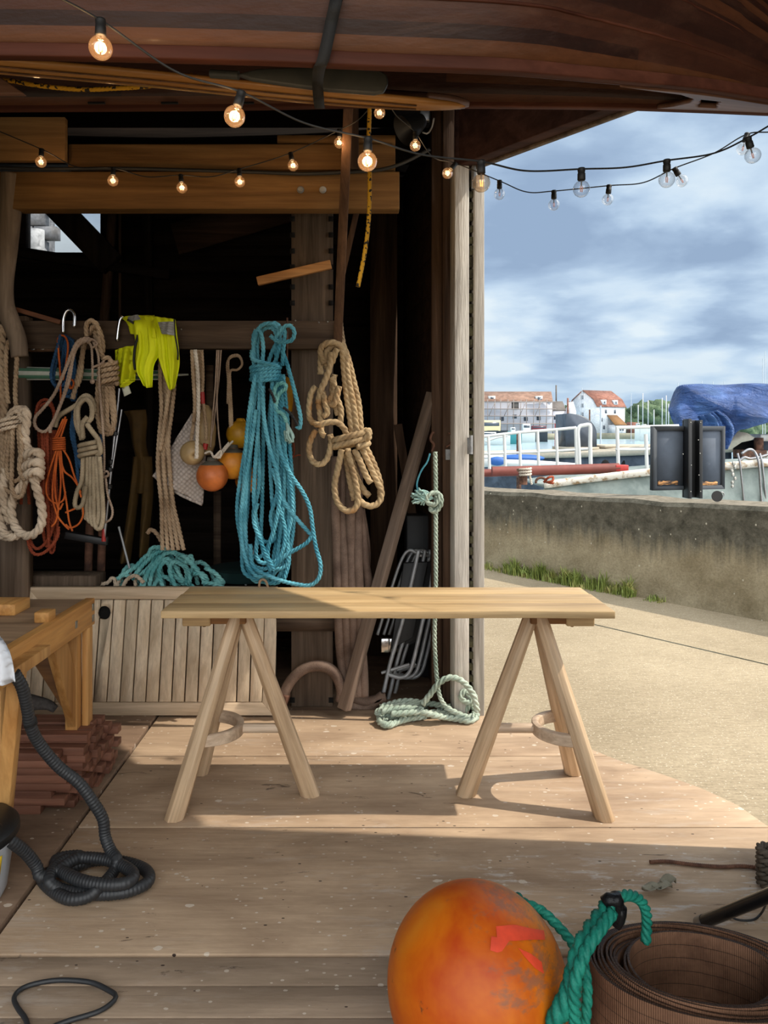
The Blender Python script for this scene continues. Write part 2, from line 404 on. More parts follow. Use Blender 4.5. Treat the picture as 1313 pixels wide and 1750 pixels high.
glass('bulb_glow_glass', (.97, .84, .70, 1), .05, .03)
def emis(name, col, s):
    m, t, b = newmat(name); b.inputs['Base Color'].default_value = lin(col)
    b.inputs['Emission Color'].default_value = lin(col); b.inputs['Emission Strength'].default_value = s
emis('filament', (255, 196, 100), 3.2); emis('filament_dim', (190, 110, 70), .35)

# ================================================================== SETTING
def concrete(name, c1, c2, lines=True):
    m, t, b = newmat(name)
    v = t.coords()
    n = t.noise(v, .7, 6, .6); g = t.noise(v, 70, 4, .7); r = t.noise(t.coords((6, 60, 6), rot=(0, 0, .12)), 2.0, 5, .7, .3)
    c = t.ramp(n, [(.3, lin(c1)), (.68, lin(c2))])
    c = t.mix(.55, c, t.ramp(g, [(.3, (.6, .59, .57)), (.62, (1.1, 1.1, 1.08))]), 'MULTIPLY')
    if lines: c = t.mix(.5, c, t.ramp(r, [(.36, (.55, .53, .5)), (.56, (1.05, 1.05, 1.05))]), 'MULTIPLY')
    vo = t.n('ShaderNodeTexVoronoi', i={'Vector': v, 'Scale': 55.0})
    c = t.mix(t.math('MULTIPLY', t.math('LESS_THAN', vo.outputs['Distance'], .16), .5), c, lin((232, 222, 204)))
    setb(t, b, c, .92, t.bump(t.math('ADD', g, r), .5, .006))
    b.inputs['Specular IOR Level'].default_value = .15
concrete('quay_concrete', (150, 136, 113), (178, 163, 138))
# --- ground outside: one slab, with an expansion joint cut as a groove
ZG = -.07
jA, jB = G(985, 1060, ZG), G(1313, 1136, ZG); jd = (jB-jA)/np.linalg.norm(jB-jA); jn = np.array([jd[1], -jd[0], 0])
g = MB()
for s_, e in ((1, 60), (-1, 60)):
    o_ = jA+jn*s_*.012; a, c = o_-jd*60, o_+jd*60
    g.add([a, c, c+jn*s_*e, a+jn*s_*e], [(0, 1, 2, 3) if s_ < 0 else (3, 2, 1, 0)])
g.add([jA-jd*60-jn*.02-[0, 0, .02], jA+jd*60-jn*.02-[0, 0, .02], jA+jd*60+jn*.02-[0, 0, .02], jA-jd*60+jn*.02-[0, 0, .02]], [(0, 1, 2, 3)])
# keep the slab on the land side of the sea wall
wl0, wl1 = np.array([WX(832, 7.8), 7.8, 0]), np.array([WX(1313, 5.6), 5.6, 0])
wd = (wl1-wl0)/np.linalg.norm(wl1-wl0); wn = np.array([-wd[1], wd[0], 0]); wn *= np.sign(wn[1])
def clipland(mb):
    out = MB(); V = np.vstack(mb.v)
    for f in mb.f:
        P = [V[i] for i in f]; Q = []
        for k in range(len(P)):
            a, c = P[k], P[(k+1) % len(P)]; da, dc = (a-wl0)@wn-.1, (c-wl0)@wn-.1
            if da <= 0: Q.append(a)
            if da*dc < 0: Q.append(a+(c-a)*da/(da-dc))
        if len(Q) > 2: out.add(Q, [tuple(range(len(Q)))])
    return out
g = clipland(g)
struct('ground', g, 'quay_concrete', 'rough pale concrete quay outside the open doorway', 'ground', origin=(0, 0, 0))
# --- timber floor
FX = -1.008
curve = [G(830, 1238), G(905, 1250), G(985, 1270), G(1060, 1300), G(1130, 1322), G(1200, 1347), G(1262, 1376), G(1313, 1412)]
def panel(pts, mat, lab, gap=.0025, z=0.0, th=.03):
    mb = MB(); mb.poly([(p[0], p[1], z-th) for p in pts], (0, 0, th))
    return struct('floor', mb, mat, lab, 'floor', origin=(0, 0, z-th), bevel=.002)
ys = [1.925, 2.545, 3.105, 3.62]
cx = np.array([p[0] for p in curve]); cy = np.array([p[1] for p in curve])
def cpts(y0, y1):                                # curved edge between two depths (right side)
    P = [(1.62, 1.0), (1.62, 2.2)]+[(a, b_) for a, b_ in zip(cx[::-1], cy[::-1])]+[(.60, 3.70)]
    P = np.array(P); q = np.linspace(y0, y1, 24)
    return [(np.interp(k, P[:, 1], P[:, 0]), k) for k in q]
labs = ['front sheet of scuffed plywood flooring under the table', 'middle sheet of plywood flooring in the sun beneath the trestles', 'rear sheet of plywood flooring before the slatted panel']
for k in range(3):
    y0, y1 = ys[k]+.003, ys[k+1]-.003
    panel([(FX+.006, y0)]+cpts(y0, y1)+[(FX+.006, y1)], 'ply_floor', labs[k])
pl = [(1.822, 1.918), (1.722, 1.818), (1.61, 1.718), (1.50, 1.606), (1.3, 1.497)]
pn = ['widest', 'second', 'third', 'fourth', 'fifth']
for k, (a, c) in enumerate(pl):
    panel([(-1.9, a), (1.62, a), (1.62, c), (-1.9, c)], 'plank_floor', 'worn floor plank running across the front of the shed, %s from the plywood' % ['first', 'second', 'third', 'fourth', 'fifth'][k], z=-.002)
panel([(-2.7, -.2), (1.62, -.2), (1.62, 1.297), (-2.7, 1.297)], 'plank_floor', 'planked floor of the shed mouth nearest the camera', z=-.002)
# left strip of old boards and a back strip in the dark
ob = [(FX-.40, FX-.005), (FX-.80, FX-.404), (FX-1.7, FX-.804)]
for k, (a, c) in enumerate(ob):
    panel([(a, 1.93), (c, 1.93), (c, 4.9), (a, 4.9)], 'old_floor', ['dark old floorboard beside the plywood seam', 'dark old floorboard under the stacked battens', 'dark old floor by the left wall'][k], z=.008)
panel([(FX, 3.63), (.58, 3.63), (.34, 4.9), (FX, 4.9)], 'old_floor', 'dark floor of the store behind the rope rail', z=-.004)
struct('floor', MB().poly([(x, y, -.068) for x, y in [(-2.7, -.2), (1.6, -.2)]+[(p[0]-.02, p[1]-.02) for p in curve[::-1]]+[(.46, 3.6), (.3, 4.9), (-2.7, 4.9)]], (0, 0, .023)), 'void', 'dark underside beneath the floor boards', 'floor')
tr_gap = MB().poly([(.36, 3.68, 2.6), (.50, 3.58, 2.6), (.52, 3.60, 2.6), (.38, 3.74, 2.6)], (0, 0, .5))
# --- back wall with a window hole
YB = 4.9
wx0, wx1, wz0, wz1 = -2.62, WX(182, YB), WZ(437, YB), 3.06
b = MB()
for k in range(18):                              # lapped boards
    z0 = k*.175; z1 = z0+.1755
    segs = [(-2.7, .34)] if z1 < wz0+.01 else [(-2.7, wx0), (wx1, .34)]
    if z0 < wz0 < z1: b.box((-2.7, YB, z0), (.34, YB+.03, wz0)); z0 = wz0
    for (a, c) in segs: b.box((a, YB-.006*(k % 2), z0), (c, YB+.03, z1))
b.box((-2.7, YB-.01, -.07), (.36, YB+.03, .01))
struct('wall_back', b, 'tar_board', 'black tarred board wall at the back of the shed', 'wall')
w = thing('window_1', 'small high window in the black back wall', 'window', (wx0, YB, wz0)); w['kind'] = 'structure'
fr = MB(); mx = WX(35, YB)
for (x0, x1) in ((wx0, wx0+.04), (mx-.05, mx+.05), (wx1-.03, wx1+.02)): fr.box((x0, YB-.03, wz0), (x1, YB+.04, wz1))
fr.box((wx0, YB-.05, wz0-.05), (wx1+.02, YB+.04, wz0+.01))
obj('window_frame', fr, 'tar_board', w)
obj('pane', MB().box((wx0, YB+.012, wz0), (wx1, YB+.016, wz1)), 'bulb_glass', w)
# studs and braces in the dark
def tr(n, mb, mat, lab, cat='beam', **k): return struct('trim_%d' % n, mb, mat, lab, cat, **k)
tr(1, MB().beam(W(75, 330, 4.72), W(192, 452, 4.72), .16, .08), 'tar_board_z', 'dark diagonal brace crossing the back window')
tr(2, MB().beam(W(-40, 420, 4.76), W(290, 470, 4.76), .06, .06), 'tar_board', 'thin dark rail sloping under the back window')
tr(3, MB().beam(W(252, 350, 4.8), W(258, 1000, 4.8), .05, .07), 'tar_board_z', 'dark upright stud right of the back window')
tr(4, MB().beam(W(195, 350, 4.8), W(178, 560, 4.8), .045, .07), 'brown_post', 'narrow brown stud at the edge of the back window')
tr(5, MB().beam(W(300, 410, 4.7), W(520, 345, 4.7), .2, .05), 'brown_board', 'wide dark board rising across the back wall')
tr(6, MB().beam(W(205, 560, 4.8), W(205, 350, 4.8), .015, .015), 'brown_post', 'thin pipe on the back wall beside the window', 'pipe')
# --- right return wall between the back wall and the doorway
b = MB(); pa, pb = np.array([.40, 3.72, 0]), np.array([.25, 4.9, 0])
for k in range(16): b.poly([pa+[0, 0, k*.195], pb+[0, 0, k*.195], pb+[0, 0, k*.195+.1955], pa+[.0, 0, k*.195+.1955]], (.03+.006*(k % 2), .004, 0))
b.poly([pa+[0, 0, -.07], pb+[0, .04, -.07], pb+[0, .04, .01], pa+[0, 0, .01]], (.04, .004, 0))
struct('wall_right', b, 'brown_board', 'dark boarded side wall running back from the doorway', 'wall', bevel=.004)
tr(7, MB().box((WX(633, 4.5), 4.5, 0), (WX(679, 4.5), 4.58, 3.0)), 'brown_post', 'dark upright plank in the back corner', 'post')
b = MB()
for k in range(16): b.box((-2.73, -.2, k*.195), (-2.7+.006*(k % 2), 4.93, k*.195+.1955))
struct('wall_left', b, 'tar_board', 'dark boarded wall on the left of the shed', 'wall')
# front right wall, from the far jamb of the doorway towards the camera
A, B = np.array([.50, 3.55, 0]), np.array([1.45, 2.40, 0]); C_ = np.array([1.62, -.2, 0])
b = MB()
for k in range(16): b.poly([B+[0, 0, k*.195], C_+[0, 0, k*.195], C_+[0, 0, k*.195+.1955], B+[0, 0, k*.195+.1955]], (.03, 0, 0))
struct('wall_near', b, 'brown_board', 'boarded wall on the near side of the doorway', 'wall')
# header over the doorway
ZH = 2.655
d_ = (B-A)/np.linalg.norm(B-A); nn = np.array([-d_[1], d_[0], 0])
h = MB().poly([A+[0, 0, ZH], B+[0, 0, ZH], B+[0, 0, 3.12], A+[0, 0, 3.12]], nn*-.07)
struct('trim_8', h, 'header_board', 'dark timber header over the doorway', 'beam', bevel=.004)
h = MB().poly([A+[0, 0, ZH-.008], B+[0, 0, ZH-.008], B+[0, 0, ZH+.008], A+[0, 0, ZH+.008]], nn*.03)
struct('trim_9', h, 'post_plank', 'weathered drip strip along the foot of the door header', 'trim')
roof = [(-2.73, -.2), (1.64, -.2), (1.50, 2.38), (.56, 3.53), (.40, 4.93), (-2.73, 4.93)]
struct('ceiling', MB().poly([(x, y, 3.08) for x, y in roof], (0, 0, .06)), 'tar_board', 'dark boarded roof of the shed', 'ceiling')
for k, y in enumerate((1.2, 2.8, 4.1)):
    tr(10+k, MB().box((-2.7, y, 2.9), (.4, y+.07, 3.08)), 'tar_board', ['dark roof joist above the upturned boat', 'dark roof joist before the amber timbers', 'dark roof joist nearest the back wall'][k])
# --- timbers round the rope rail
YR = 3.55
bm13 = tr(13, MB().box((WX(-120, 3.42), 3.42, WZ(357, 3.42)), (WX(683, 3.42), 3.50, WZ(293, 3.42))), 'amber_beam', 'long amber timber beam behind the small lights', bevel=.004)
tr(14, MB().box((WX(116, 3.44), 3.44, WZ(290, 3.44)), (WX(676, 3.44), 3.50, WZ(246, 3.44))), 'amber_beam', 'thinner amber plank lying on the long beam', bevel=.004)
tr(15, MB().box((WX(474, 3.46), 3.46, WZ(244, 3.46)), (WX(676, 3.46), 3.5, WZ(231, 3.46))), 'amber_beam', 'short packing strip on top of the amber plank', 'trim')
tr(16, MB().box((WX(-120, 3.40), 3.385, WZ(276, 3.4)), (WX(113, 3.40), 3.42, WZ(202, 3.40))), 'amber_beam', 'square amber board at the left end of the beam', 'board', bevel=.003)
tr(17, MB().box((WX(498, 3.66), 3.66, 0), (WX(569, 3.66), 3.70, WZ(240, 3.66))), 'post_plank', 'broad grey brown post behind the ropes', 'post', bevel=.003)
mb = MB()
for z in (.035, 2.44, 2.2, 2.28, 2.36, 2.10, 2.02):
    for px in (500, 566): mb.box((WX(px, 3.66)-.012, 3.652, z-.012), (WX(px, 3.66)+.012, 3.661, z+.012))
tr(18, mb, 'void', 'dark notches along the edges of the grey brown post', 'trim')
rl = tr(19, MB().box((WX(-60, YR), YR, WZ(596, YR)), (WX(579, YR), YR+.06, WZ(548, YR))), 'rail_wood', 'horizontal rail the ropes hang from', bevel=.004)
tr(20, MB().box((WX(40, YR), YR+.01, WZ(600, YR)), (WX(106, YR), YR+.05, WZ(590, YR))), 'lath', 'bolted brown strip under the left of the rope rail', 'trim')
tr(21, MB().box((WX(468, 3.64), 3.62, WZ(1079, 3.62)), (WX(572, 3.64), 3.66, WZ(1056, 3.62))), 'rail_wood', 'low cross rail right of the slatted panel')
tm22 = tr(22, MB().box((-2.3, 3.72, WZ(1006, 3.72)), (WX(165, 3.72), 3.86, WZ(984, 3.72))), 'post_plank', 'old bolted timber along the locker top', bevel=.008)
lk = MB().box((-2.3, 3.72, .0), (WX(470, 3.7), 3.76, .57)).box((-2.3, 3.76, .54), (WX(470, 3.7), 4.3, .57))
tr(23, lk, 'tar_board', 'dark locker front and shelf behind the slatted panel', 'locker')
tr(24, MB().box((WX(-10, 3.6), 3.60, 0), (WX(44, 3.6), 3.68, WZ(540, 3.6))), 'post_plank', 'left post under the rope rail', 'post')
# door post group
def vpost(n, p0, p1, Y, d, z1, mat, lab, **k): return tr(n, MB().box((WX(p0, Y), Y, -.06), (WX(p1, Y), Y+d, z1)), mat, lab, 'post', bevel=.004, **k)
vpost(25, 738, 757, 3.66, .06, 3.05, 'brown_post', 'dark brown inner door post')
vpost(26, 757, 777, 3.60, .10, 3.05, 'brown_post', 'mid brown door post beside the pale plank')
def jamb(n, p0, p1, Y, ang, d, mat, lab):
    x0, x1 = WX(p0, Y), WX(p1, Y); u = np.array([math.cos(ang), math.sin(ang), 0]); v = np.array([-math.sin(ang), math.cos(ang), 0]); w = (x1-x0)*1.02; o_ = np.array([x0, Y, -.06])
    return tr(n, MB().poly([o_, o_+u*w, o_+u*w+v*d, o_+v*d], (0, 0, ZH+.06)), mat, lab, 'post', bevel=.004)
jamb(27, 777, 803, 3.50, .20, .07, 'pale_plank', 'pale rough sawn plank of the door frame')
vpost(28, 800, 815, 3.575, .06, ZH, 'tar_board_z', 'dark mossy gap strip in the door frame')
tr(32, tr_gap, 'header_board', 'dark filler board at the head of the door post', 'board')
jamb(29, 811, 829, 3.535, .20, .05, 'grey_plank', 'outer silver grey plank of the door frame')
mb = MB()
for k in range(46):
    z = .05+k*.056; mb.box((WX(803, 3.53)+random.uniform(-.002, .006), 3.55, z), (WX(811, 3.53)+random.uniform(-.004, .003), 3.58, z+random.uniform(.03, .05)))
two('mossy', (52, 48, 38), (92, 90, 66), .9, 20)
tr(30, mb, 'mossy', 'stacked mossy chips packed in the door frame gap', 'packing')
tr(31, MB().box((WX(806, 3.53), 3.51, WZ(322, 3.53)), (WX(813, 3.53), 3.55, WZ(282, 3.53))), 'stone_grey', 'pale block at the head of the door frame', 'trim')
# outside the back window
b = MB()
for r_ in range(9):
    for k in range(7):
        x = -4.62+k*.23+(r_ % 2)*.11; b.box((x, 6.9, 2.55+r_*.13), (x+.21, 7.0, 2.55+r_*.13+.115))
b.box((-4.7, 6.98, -.07), (-3.06, 7.2, 3.75))
b.box((-3.06, 6.98, -.07), (-2.75, 7.2, 2.62))
two('brick_grey', (84, 86, 90), (128, 130, 134), .9, 9)
struct('wall_neighbour', b, 'brick_grey', 'grey brick wall seen through the back window', 'wall')
tp = thing('drain_pipe', 'pale drain pipe outside the back window', 'pipe', (-3.02, 6.72, -.07))
obj('pipe', MB().lathe([(.06, 0), (.06, 3.0), (.085, 3.0), (.085, 3.12), (.065, 3.14), (.065, 3.3)], (-3.02, 6.72, -.07)), 'stone_grey', tp, 'all')
obj('bracket', MB().box((-3.10, 6.68, 2.9), (-2.94, 6.9, 2.94)), 'steel', tp)
# ================================================================== TABLE
X0, X1, Y0, Y1, ZT = -.725, .882, 2.585, 2.985, .742
t = thing('table_top', 'long oak plank table top on two trestles', 'table top', (.08, 2.78, ZT-.026))
e = [Y0, 2.712, 2.862, Y1]
for k in range(3):
    mb = MB(); n = 60; a, c = e[k]+.001, e[k+1]-.0006
    # planks with slightly wavy sawn edge at the front right
    xs = np.linspace(X0+(0 if k == 0 else .004*k), X1-(0 if k < 2 else .006), n)
    fr = np.array([a-(.004*math.sin(x*9)*(x > .1) if k == 0 else 0) for x in xs])
    P = [(x, y, ZT-.026) for x, y in zip(xs, fr)]+[(x, c, ZT-.026) for x in xs[::-1]]
    mb.poly(P, (0, 0, .026))
    obj('plank', mb, 'oak', t, bevel=.0025)
OCT = [(-.5, -.22), (-.22, -.5), (.22, -.5), (.5, -.22), (.5, .22), (.22, .5), (-.22, .5), (-.5, .22)]
HEX = [(-.5, -.5), (.5, -.5), (.5, .28), (.28, .5), (-.28, .5), (-.5, .28)]
def trestle(s, cx, lab):
    """s=-1: single leg to the right (left trestle); s=+1 mirrored"""
    t = thing('trestle', lab, 'trestle', (cx, 2.78, 0))
    ym = 2.776; ap = np.array([cx, ym, .69])
    feet = [np.array([cx+s*.202, 2.606, .0]), np.array([cx+s*.19, 2.952, .0]), np.array([cx-s*.268, ym, .0])]
    tops = [np.array([cx+s*.006, 2.752, .695]), np.array([cx+s*.006, 2.80, .695]), np.array([cx-s*.014, ym, .695])]
    for f, q in zip(feet, tops):
        d = (q-f)/np.linalg.norm(q-f)
        # foot cut level with the floor
        mb = MB().beam(f, q, .068, .066, (0, 1, 0) if abs(f[1]-ym) < .05 else (1, 0, 0), taper=.74, prof=OCT)
        V = mb.v[0]; m = len(OCT)
        for i in range(m): V[i] = V[i]-d*(V[i][2]/d[2])
        align(obj('leg', mb, 'ash', t, bevel=.002), f, q)
    # bent stretcher between the outer legs, bulging toward the single leg
    zz = .252; k = zz/.695
    pa, pb, pc = [feet[i]*(1-k)+tops[i]*k for i in range(3)]
    mid = (pa+pb)/2; hy = (pb[1]-pa[1])/2; R = .135
    a = np.linspace(-PI/2, PI/2, 40)
    P = np.array([[mid[0]-s*math.cos(q)*R+s*.006, mid[1]+math.sin(q)*hy, zz] for q in a])
    obj('bent_stretcher', MB().sweep(P, [(-.013, -.02), (-.004, -.024), (.013, -.02), (.013, .02), (.004, .024), (-.013, .02)][::-1], (0, 0, 1)), 'ash_bend', t, True, bevel=.003)
    q0 = np.array([mid[0]-s*R, ym, zz]); 
    obj('stretcher_bar', MB().beam(q0+[s*.01, 0, 0], pc+[0, 0, .0], .03, .034, (0, 0, 1), prof=OCT), 'ash_bend', t, bevel=.002)
    # head bar under the planks
    hb = MB().box((min(cx-s*.03, cx+s*.195), ym-.045, .657), (max(cx-s*.03, cx+s*.195), ym+.045, ZT-.0265))
    obj('head_bar', hb, 'dark_bar', t, bevel=.004)
    cl = MB().box((min(cx+s*.10, cx+s*.205), ym-.058, .652), (max(cx+s*.10, cx+s*.205), ym+.058, .7155))
    co = obj('clamp_block', cl, 'oak', t, bevel=.006)
    obj('peg', MB().lathe([(.006, 0), (.006, .012)], (cx+s*.13, ym-.02, .642), 10), 'dark_bar', co)
    return t
trestle(-1, -.478, 'pale ash three legged trestle in the shade near the workbench')
trestle(1, .648, 'pale ash three legged trestle in the sun by the doorway')

# ================================================================== HATCH PANEL
xl, xr = -1.69, -.442
t = thing('slatted_panel', 'pale slatted timber panel with a round hole leaning on the locker', 'panel', (-1.06, 3.53, 0))
def hp(x, z, d=0):                               # on the leaning face
    return np.array([x, 3.525+z*.21+d, z])
z0, z1 = .008, .600; rw = .058
def bar4(pts, mat, name, par, dep=.03, **k):
    return obj(name, MB().poly([hp(*p) for p in pts], (0, dep, 0)), mat, par, **k)
bar4([(xl, z1), (xl+rw, z1-rw), (xr-rw, z1-rw), (xr, z1)][::-1], 'hatch_rim', 'top_rail', t, bevel=.002)
bar4([(xl, z0), (xr, z0), (xr-rw, z0+rw), (xl+rw, z0+rw)], 'hatch_rim', 'bottom_rail', t, bevel=.002)
bar4([(xl, z0), (xl+rw, z0+rw), (xl+rw, z1-rw), (xl, z1)], 'hatch_slat', 'side_rail', t, bevel=.002)
bar4([(xr, z0), (xr, z1), (xr-rw, z1-rw), (xr-rw, z0+rw)], 'hatch_slat', 'side_rail', t, bevel=.002)
n = 18; w_ = (xr-xl-2*rw)/n; hc = hp(WX(177, 3.62), .478); hr = .033
for k in range(n):
    a, c = xl+rw+k*w_+.0032, xl+rw+(k+1)*w_-.0032; zt, zb = z1-rw-.003, z0+rw+.003
    if abs((a+c)/2-hc[0]) < w_*1.02:             # notch for the hole
        L, R_ = a-hc[0], c-hc[0]; arc = []
        xs = np.linspace(max(L, -hr), min(R_, hr), 18)
        up = [(hc[0]+x, hc[2]+math.sqrt(max(hr*hr-x*x, 0))) for x in xs]; dn = [(hc[0]+x, hc[2]-math.sqrt(max(hr*hr-x*x, 0))) for x in xs]
        mb = MB(); mb.poly([hp(*p) for p in [(c, zt), (a, zt)][::-1][::-1]+[(a, up[0][1])]+up+[(c, up[-1][1])]][::-1], (0, .022, 0))
        mb.poly([hp(*p) for p in [(a, zb), (c, zb)]+[(c, dn[-1][1])]+dn[::-1]+[(a, dn[0][1])]], (0, .022, 0))
        obj('slat', mb, 'hatch_slat', t)
    else: bar4([(a, zb), (c, zb), (c, zt), (a, zt)], 'hatch_slat', 'slat', t, .022, bevel=.0015)
obj('backing', MB().poly([hp(xl+.04, .05, .032), hp(xr-.04, .05, .032), hp(xr-.04, z1-.05, .032), hp(xl+.04, z1-.05, .032)], (0, .006, 0)), 'void', t)
# ================================================================== WORKBENCH LEFT
bx = -1.075; bz = .722
t = thing('workbench', 'pine workbench with a stained ply top beside the stacked battens', 'workbench', (-1.5, 2.5, 0))
obj('top', MB().box((-2.2, 2.05, bz-.028), (bx-.024, 2.862, bz)), 'bench_top', t, bevel=.003)
ap = obj('apron', MB().box((bx-.022, 2.05, bz-.098), (bx+.014, 2.866, bz+.004)), 'pine_apron', t, bevel=.003)
for (y, z) in ((2.845, .695), (2.845, .652), (2.68, .67), (2.38, .66)):
    obj('clip', MB().box((bx+.013, y-.009, z-.013), (bx+.017, y+.009, z+.013)), 'nail', ap, bevel=.001)
obj('leg', MB().box((bx-.06, 2.76, .008), (bx-.015, 2.81, bz-.028)), 'pine_leg', t, bevel=.003)
obj('leg', MB().box((bx-.012, 2.80, .008), (bx+.012, 2.85, bz-.1)), 'pine_leg', t, bevel=.003)
obj('leg', MB().box((bx-.30, 2.70, .008), (bx-.25, 2.75, bz-.028)), 'pine_leg', t, bevel=.003)
obj('brace', MB().poly([(bx-.02, 2.56, bz-.1), (bx-.02, 2.68, bz-.1), (bx-.02, 2.82, .36), (bx-.02, 2.82, .26), (bx-.02, 2.76, .26)], (-.03, 0, 0)), 'pine_leg', t, bevel=.002)
obj('brace', MB().poly([(bx-.3, 2.78, bz-.05), (bx-.2, 2.78, bz-.05), (bx-.05, 2.78, .40), (bx-.05, 2.78, .28)], (0, .03, 0)), 'dark_bar', t, bevel=.002)
obj('end_rail', MB().box((-2.2, 2.835, bz-.098), (bx-.024, 2.862, bz-.03)), 'pine_leg', t, bevel=.003)
tag(obj('wood_block', MB().box((WX(69, 2.55), 2.50, bz), (WX(69, 2.55)+.05, 2.56, bz+.036)), 'pine_apron', bevel=.003), 'small square offcut standing on the workbench top', 'wood block')
tag(obj('pine_batten', MB().box((-2.1, 2.60, bz), (WX(30, 2.62), 2.72, bz+.04)), 'pine_apron', bevel=.003), 'pine batten lying across the back of the workbench', 'batten')
t = thing('sawhorse', 'near pine sawhorse leg holding the white cloth', 'sawhorse', (-1.08, 2.1, 0))
obj('leg', MB().beam((WX(-8, 2.34), 2.34, .008), (WX(-8, 2.34), 2.34, .655), .06, .05), 'pine_leg', t, bevel=.003)
obj('brace', MB().beam((WX(0, 2.28), 2.30, .16), (WX(30, 2.22), 2.22, .655), .045, .035), 'pine_leg', t, bevel=.003)
obj('top_beam', MB().box((-1.9, 2.10, .655), (WX(26, 2.12), 2.36, .69)), 'pine_leg', t, bevel=.003)
L = [(-70, 1060), (-66, 1110), (-62, 1165)]; R = [(-20, 1072, .05), (-6, 1085, 0), (8, 1108, -.03), (17, 1135, -.04), (22, 1168, -.04)]
plain('white_cloth', (222, 226, 234), .85, nscale=6, noise=.15)
P = cloth(L, R, 2.04, 30, 34, 3, .014)
tag(obj('white_cloth', MB().grid(P), 'white_cloth', None, 'all', solid=.003), 'white cotton rag draped over the near sawhorse', 'cloth')
# grey furry roll under the bench
plain('grey_fur', (74, 70, 68), .95, nscale=60, noise=.7, bump=1)
P = wp([(10, 1200, .0), (45, 1200), (80, 1204), (95, 1212)], 2.78)
tag(obj('fleece_roll', MB().tube(P, .04, 14, scale=np.linspace(1.1, .35, len(P))), 'grey_fur', None, 'all'), 'grey shaggy fleece roll under the workbench', 'fleece')
# ================================================================== STACKED BATTENS
def stick(x1, y, z, L, h, d, n, lab, yaw=0):
    mb = MB().box((-L, 0, 0), (0, d, h)); o = obj('batten', mb, 'mahogany', None, bevel=.0015, origin=(0, 0, 0))
    o.location = (x1, y, z); o.rotation_euler = (0, 0, yaw)
    return tag(o, lab, 'batten', 'mahogany battens stacked on the floor')
ordn = ['first', 'second', 'third', 'fourth', 'fifth', 'sixth', 'seventh', 'eighth', 'ninth', 'tenth', 'eleventh']
rows = [(2.615, [70, 108, 88, 118, 112, 102, 106, 98]), (2.664, [128, 118, 130, 112, 122, 140, 146, 141]), (2.714, [142, 135, 150, 138, 152, 148, 144, 150, 150]),
        (2.765, [152, 160, 140, 158, 163, 166, 160, 163, 158]), (2.817, [168, 160, 174, 166, 172, 178, 165, 170, 160]), (2.868, [172, 186, 176, 190, 181, 188, 179, 185, 172]), (2.92, [180, 192, 196, 184, 202, 190, 203, 175])]
for r_, (y, ends) in enumerate(rows):
    z = .008
    for k, px in enumerate(ends):
        h_ = .026 if (k+r_) % 4 else .031; 
        lab = 'red brown batten, %s layer up, %s row from the front of the stack' % (ordn[k], ordn[r_])
        stick(WX(px, y)+random.uniform(-.004, .004), y+random.uniform(-.002, .002), z, random.uniform(.80, .95), h_-.0006, .044+random.uniform(-.004, .004), k, lab, random.uniform(-.008, .008))
        z += h_
# ================================================================== VACUUM AND HOSE
hz = .024
def hose(path, r, period=.0105):
    P = resample(path, .0026); L = np.arange(len(P))*.0026
    return MB().tube(P, r, 14, scale=1+.05*np.sin(L*2*PI/period), ref=(.3, .9, .2))
P = [W(24, 1150, 2.12), W(38, 1175, 2.14), W(47, 1212, 2.17), W(52, 1240, 2.19), W(68, 1272, 2.22), W(100, 1310, 2.25), W(135, 1338, 2.27), W(160, 1372, 2.28), W(176, 1400, 2.29), W(180, 1430, 2.29), W(190, 1455, 2.27), W(200, 1470, 2.24), W(194, 1490, 2.22),
     G(172, 1515, .045), G(150, 1532, .03), G(118, 1536, .024), G(88, 1520, .024), G(72, 1500, .024), G(88, 1490, .024), G(120, 1484, .024), G(165, 1470, .026), G(215, 1474, .026), G(250, 1488, .026), G(252, 1508, .026), G(215, 1524, .026),
     G(165, 1528, .024), G(110, 1522, .024), G(84, 1505, .05), G(100, 1476, .052), G(130, 1466, .052), G(185, 1470, .055), G(225, 1490, .055), G(222, 1506, .055), G(190, 1512, .055), G(140, 1505, .055), G(100, 1485, .05), G(98, 1468, .05), G(135, 1463, .055), G(118, 1474, .055), G(95, 1490, .05), G(70, 1498, .046),
     G(62, 1480, .07), G(45, 1458, .12), G(22, 1440, .17), G(2, 1428, .2)]
t = thing('vacuum_hose', 'black ribbed vacuum hose coiled on the plywood floor', 'hose', G(150, 1500))
obj('hose', hose(cr(P, .004), .0172), 'hose_black', t, 'all')
obj('tape_band', MB().tube(wp([(50, 1228), (53, 1240)], 2.187), .0195, 14), 'black_strap', t, 'all')
vx = -1.078; vy = 2.14
t = thing('shop_vacuum', 'grey tub vacuum with a black lid at the left edge', 'vacuum cleaner', (vx-.12, vy, 0))
plain('tub_grey', (176, 180, 186), .4, nscale=8, noise=.12); plain('yellow_label', (236, 200, 40), .5, noise=.1)
vc = (vx-.12, vy, .008)
obj('tub', MB().lathe([(.11, 0), (.125, .0), (.135, .02), (.155, .165), (.162, .17), (.162, .178)], vc, 40), 'tub_grey', t, True)
obj('lid', MB().lathe([(.166, .176), (.17, .182), (.168, .20), (.15, .216), (.09, .226), (.0, .228)], vc, 40), 'black_plastic', t, True)
a = np.linspace(-.85, -.25, 12)
lb = MB().grid(np.array([[(vc[0]+math.cos(q)*(.151+.0135*z/.1), vc[1]+math.sin(q)*(.151+.0135*z/.1), .10+z) for q in a] for z in (0.0, .06)]))
obj('label_plate', lb, 'yellow_label', t, solid=.001)
obj('latch', MB().box((vc[0]+.12, vc[1]-.13, .14), (vc[0]+.15, vc[1]-.09, .19)), 'black_plastic', t, bevel=.004)
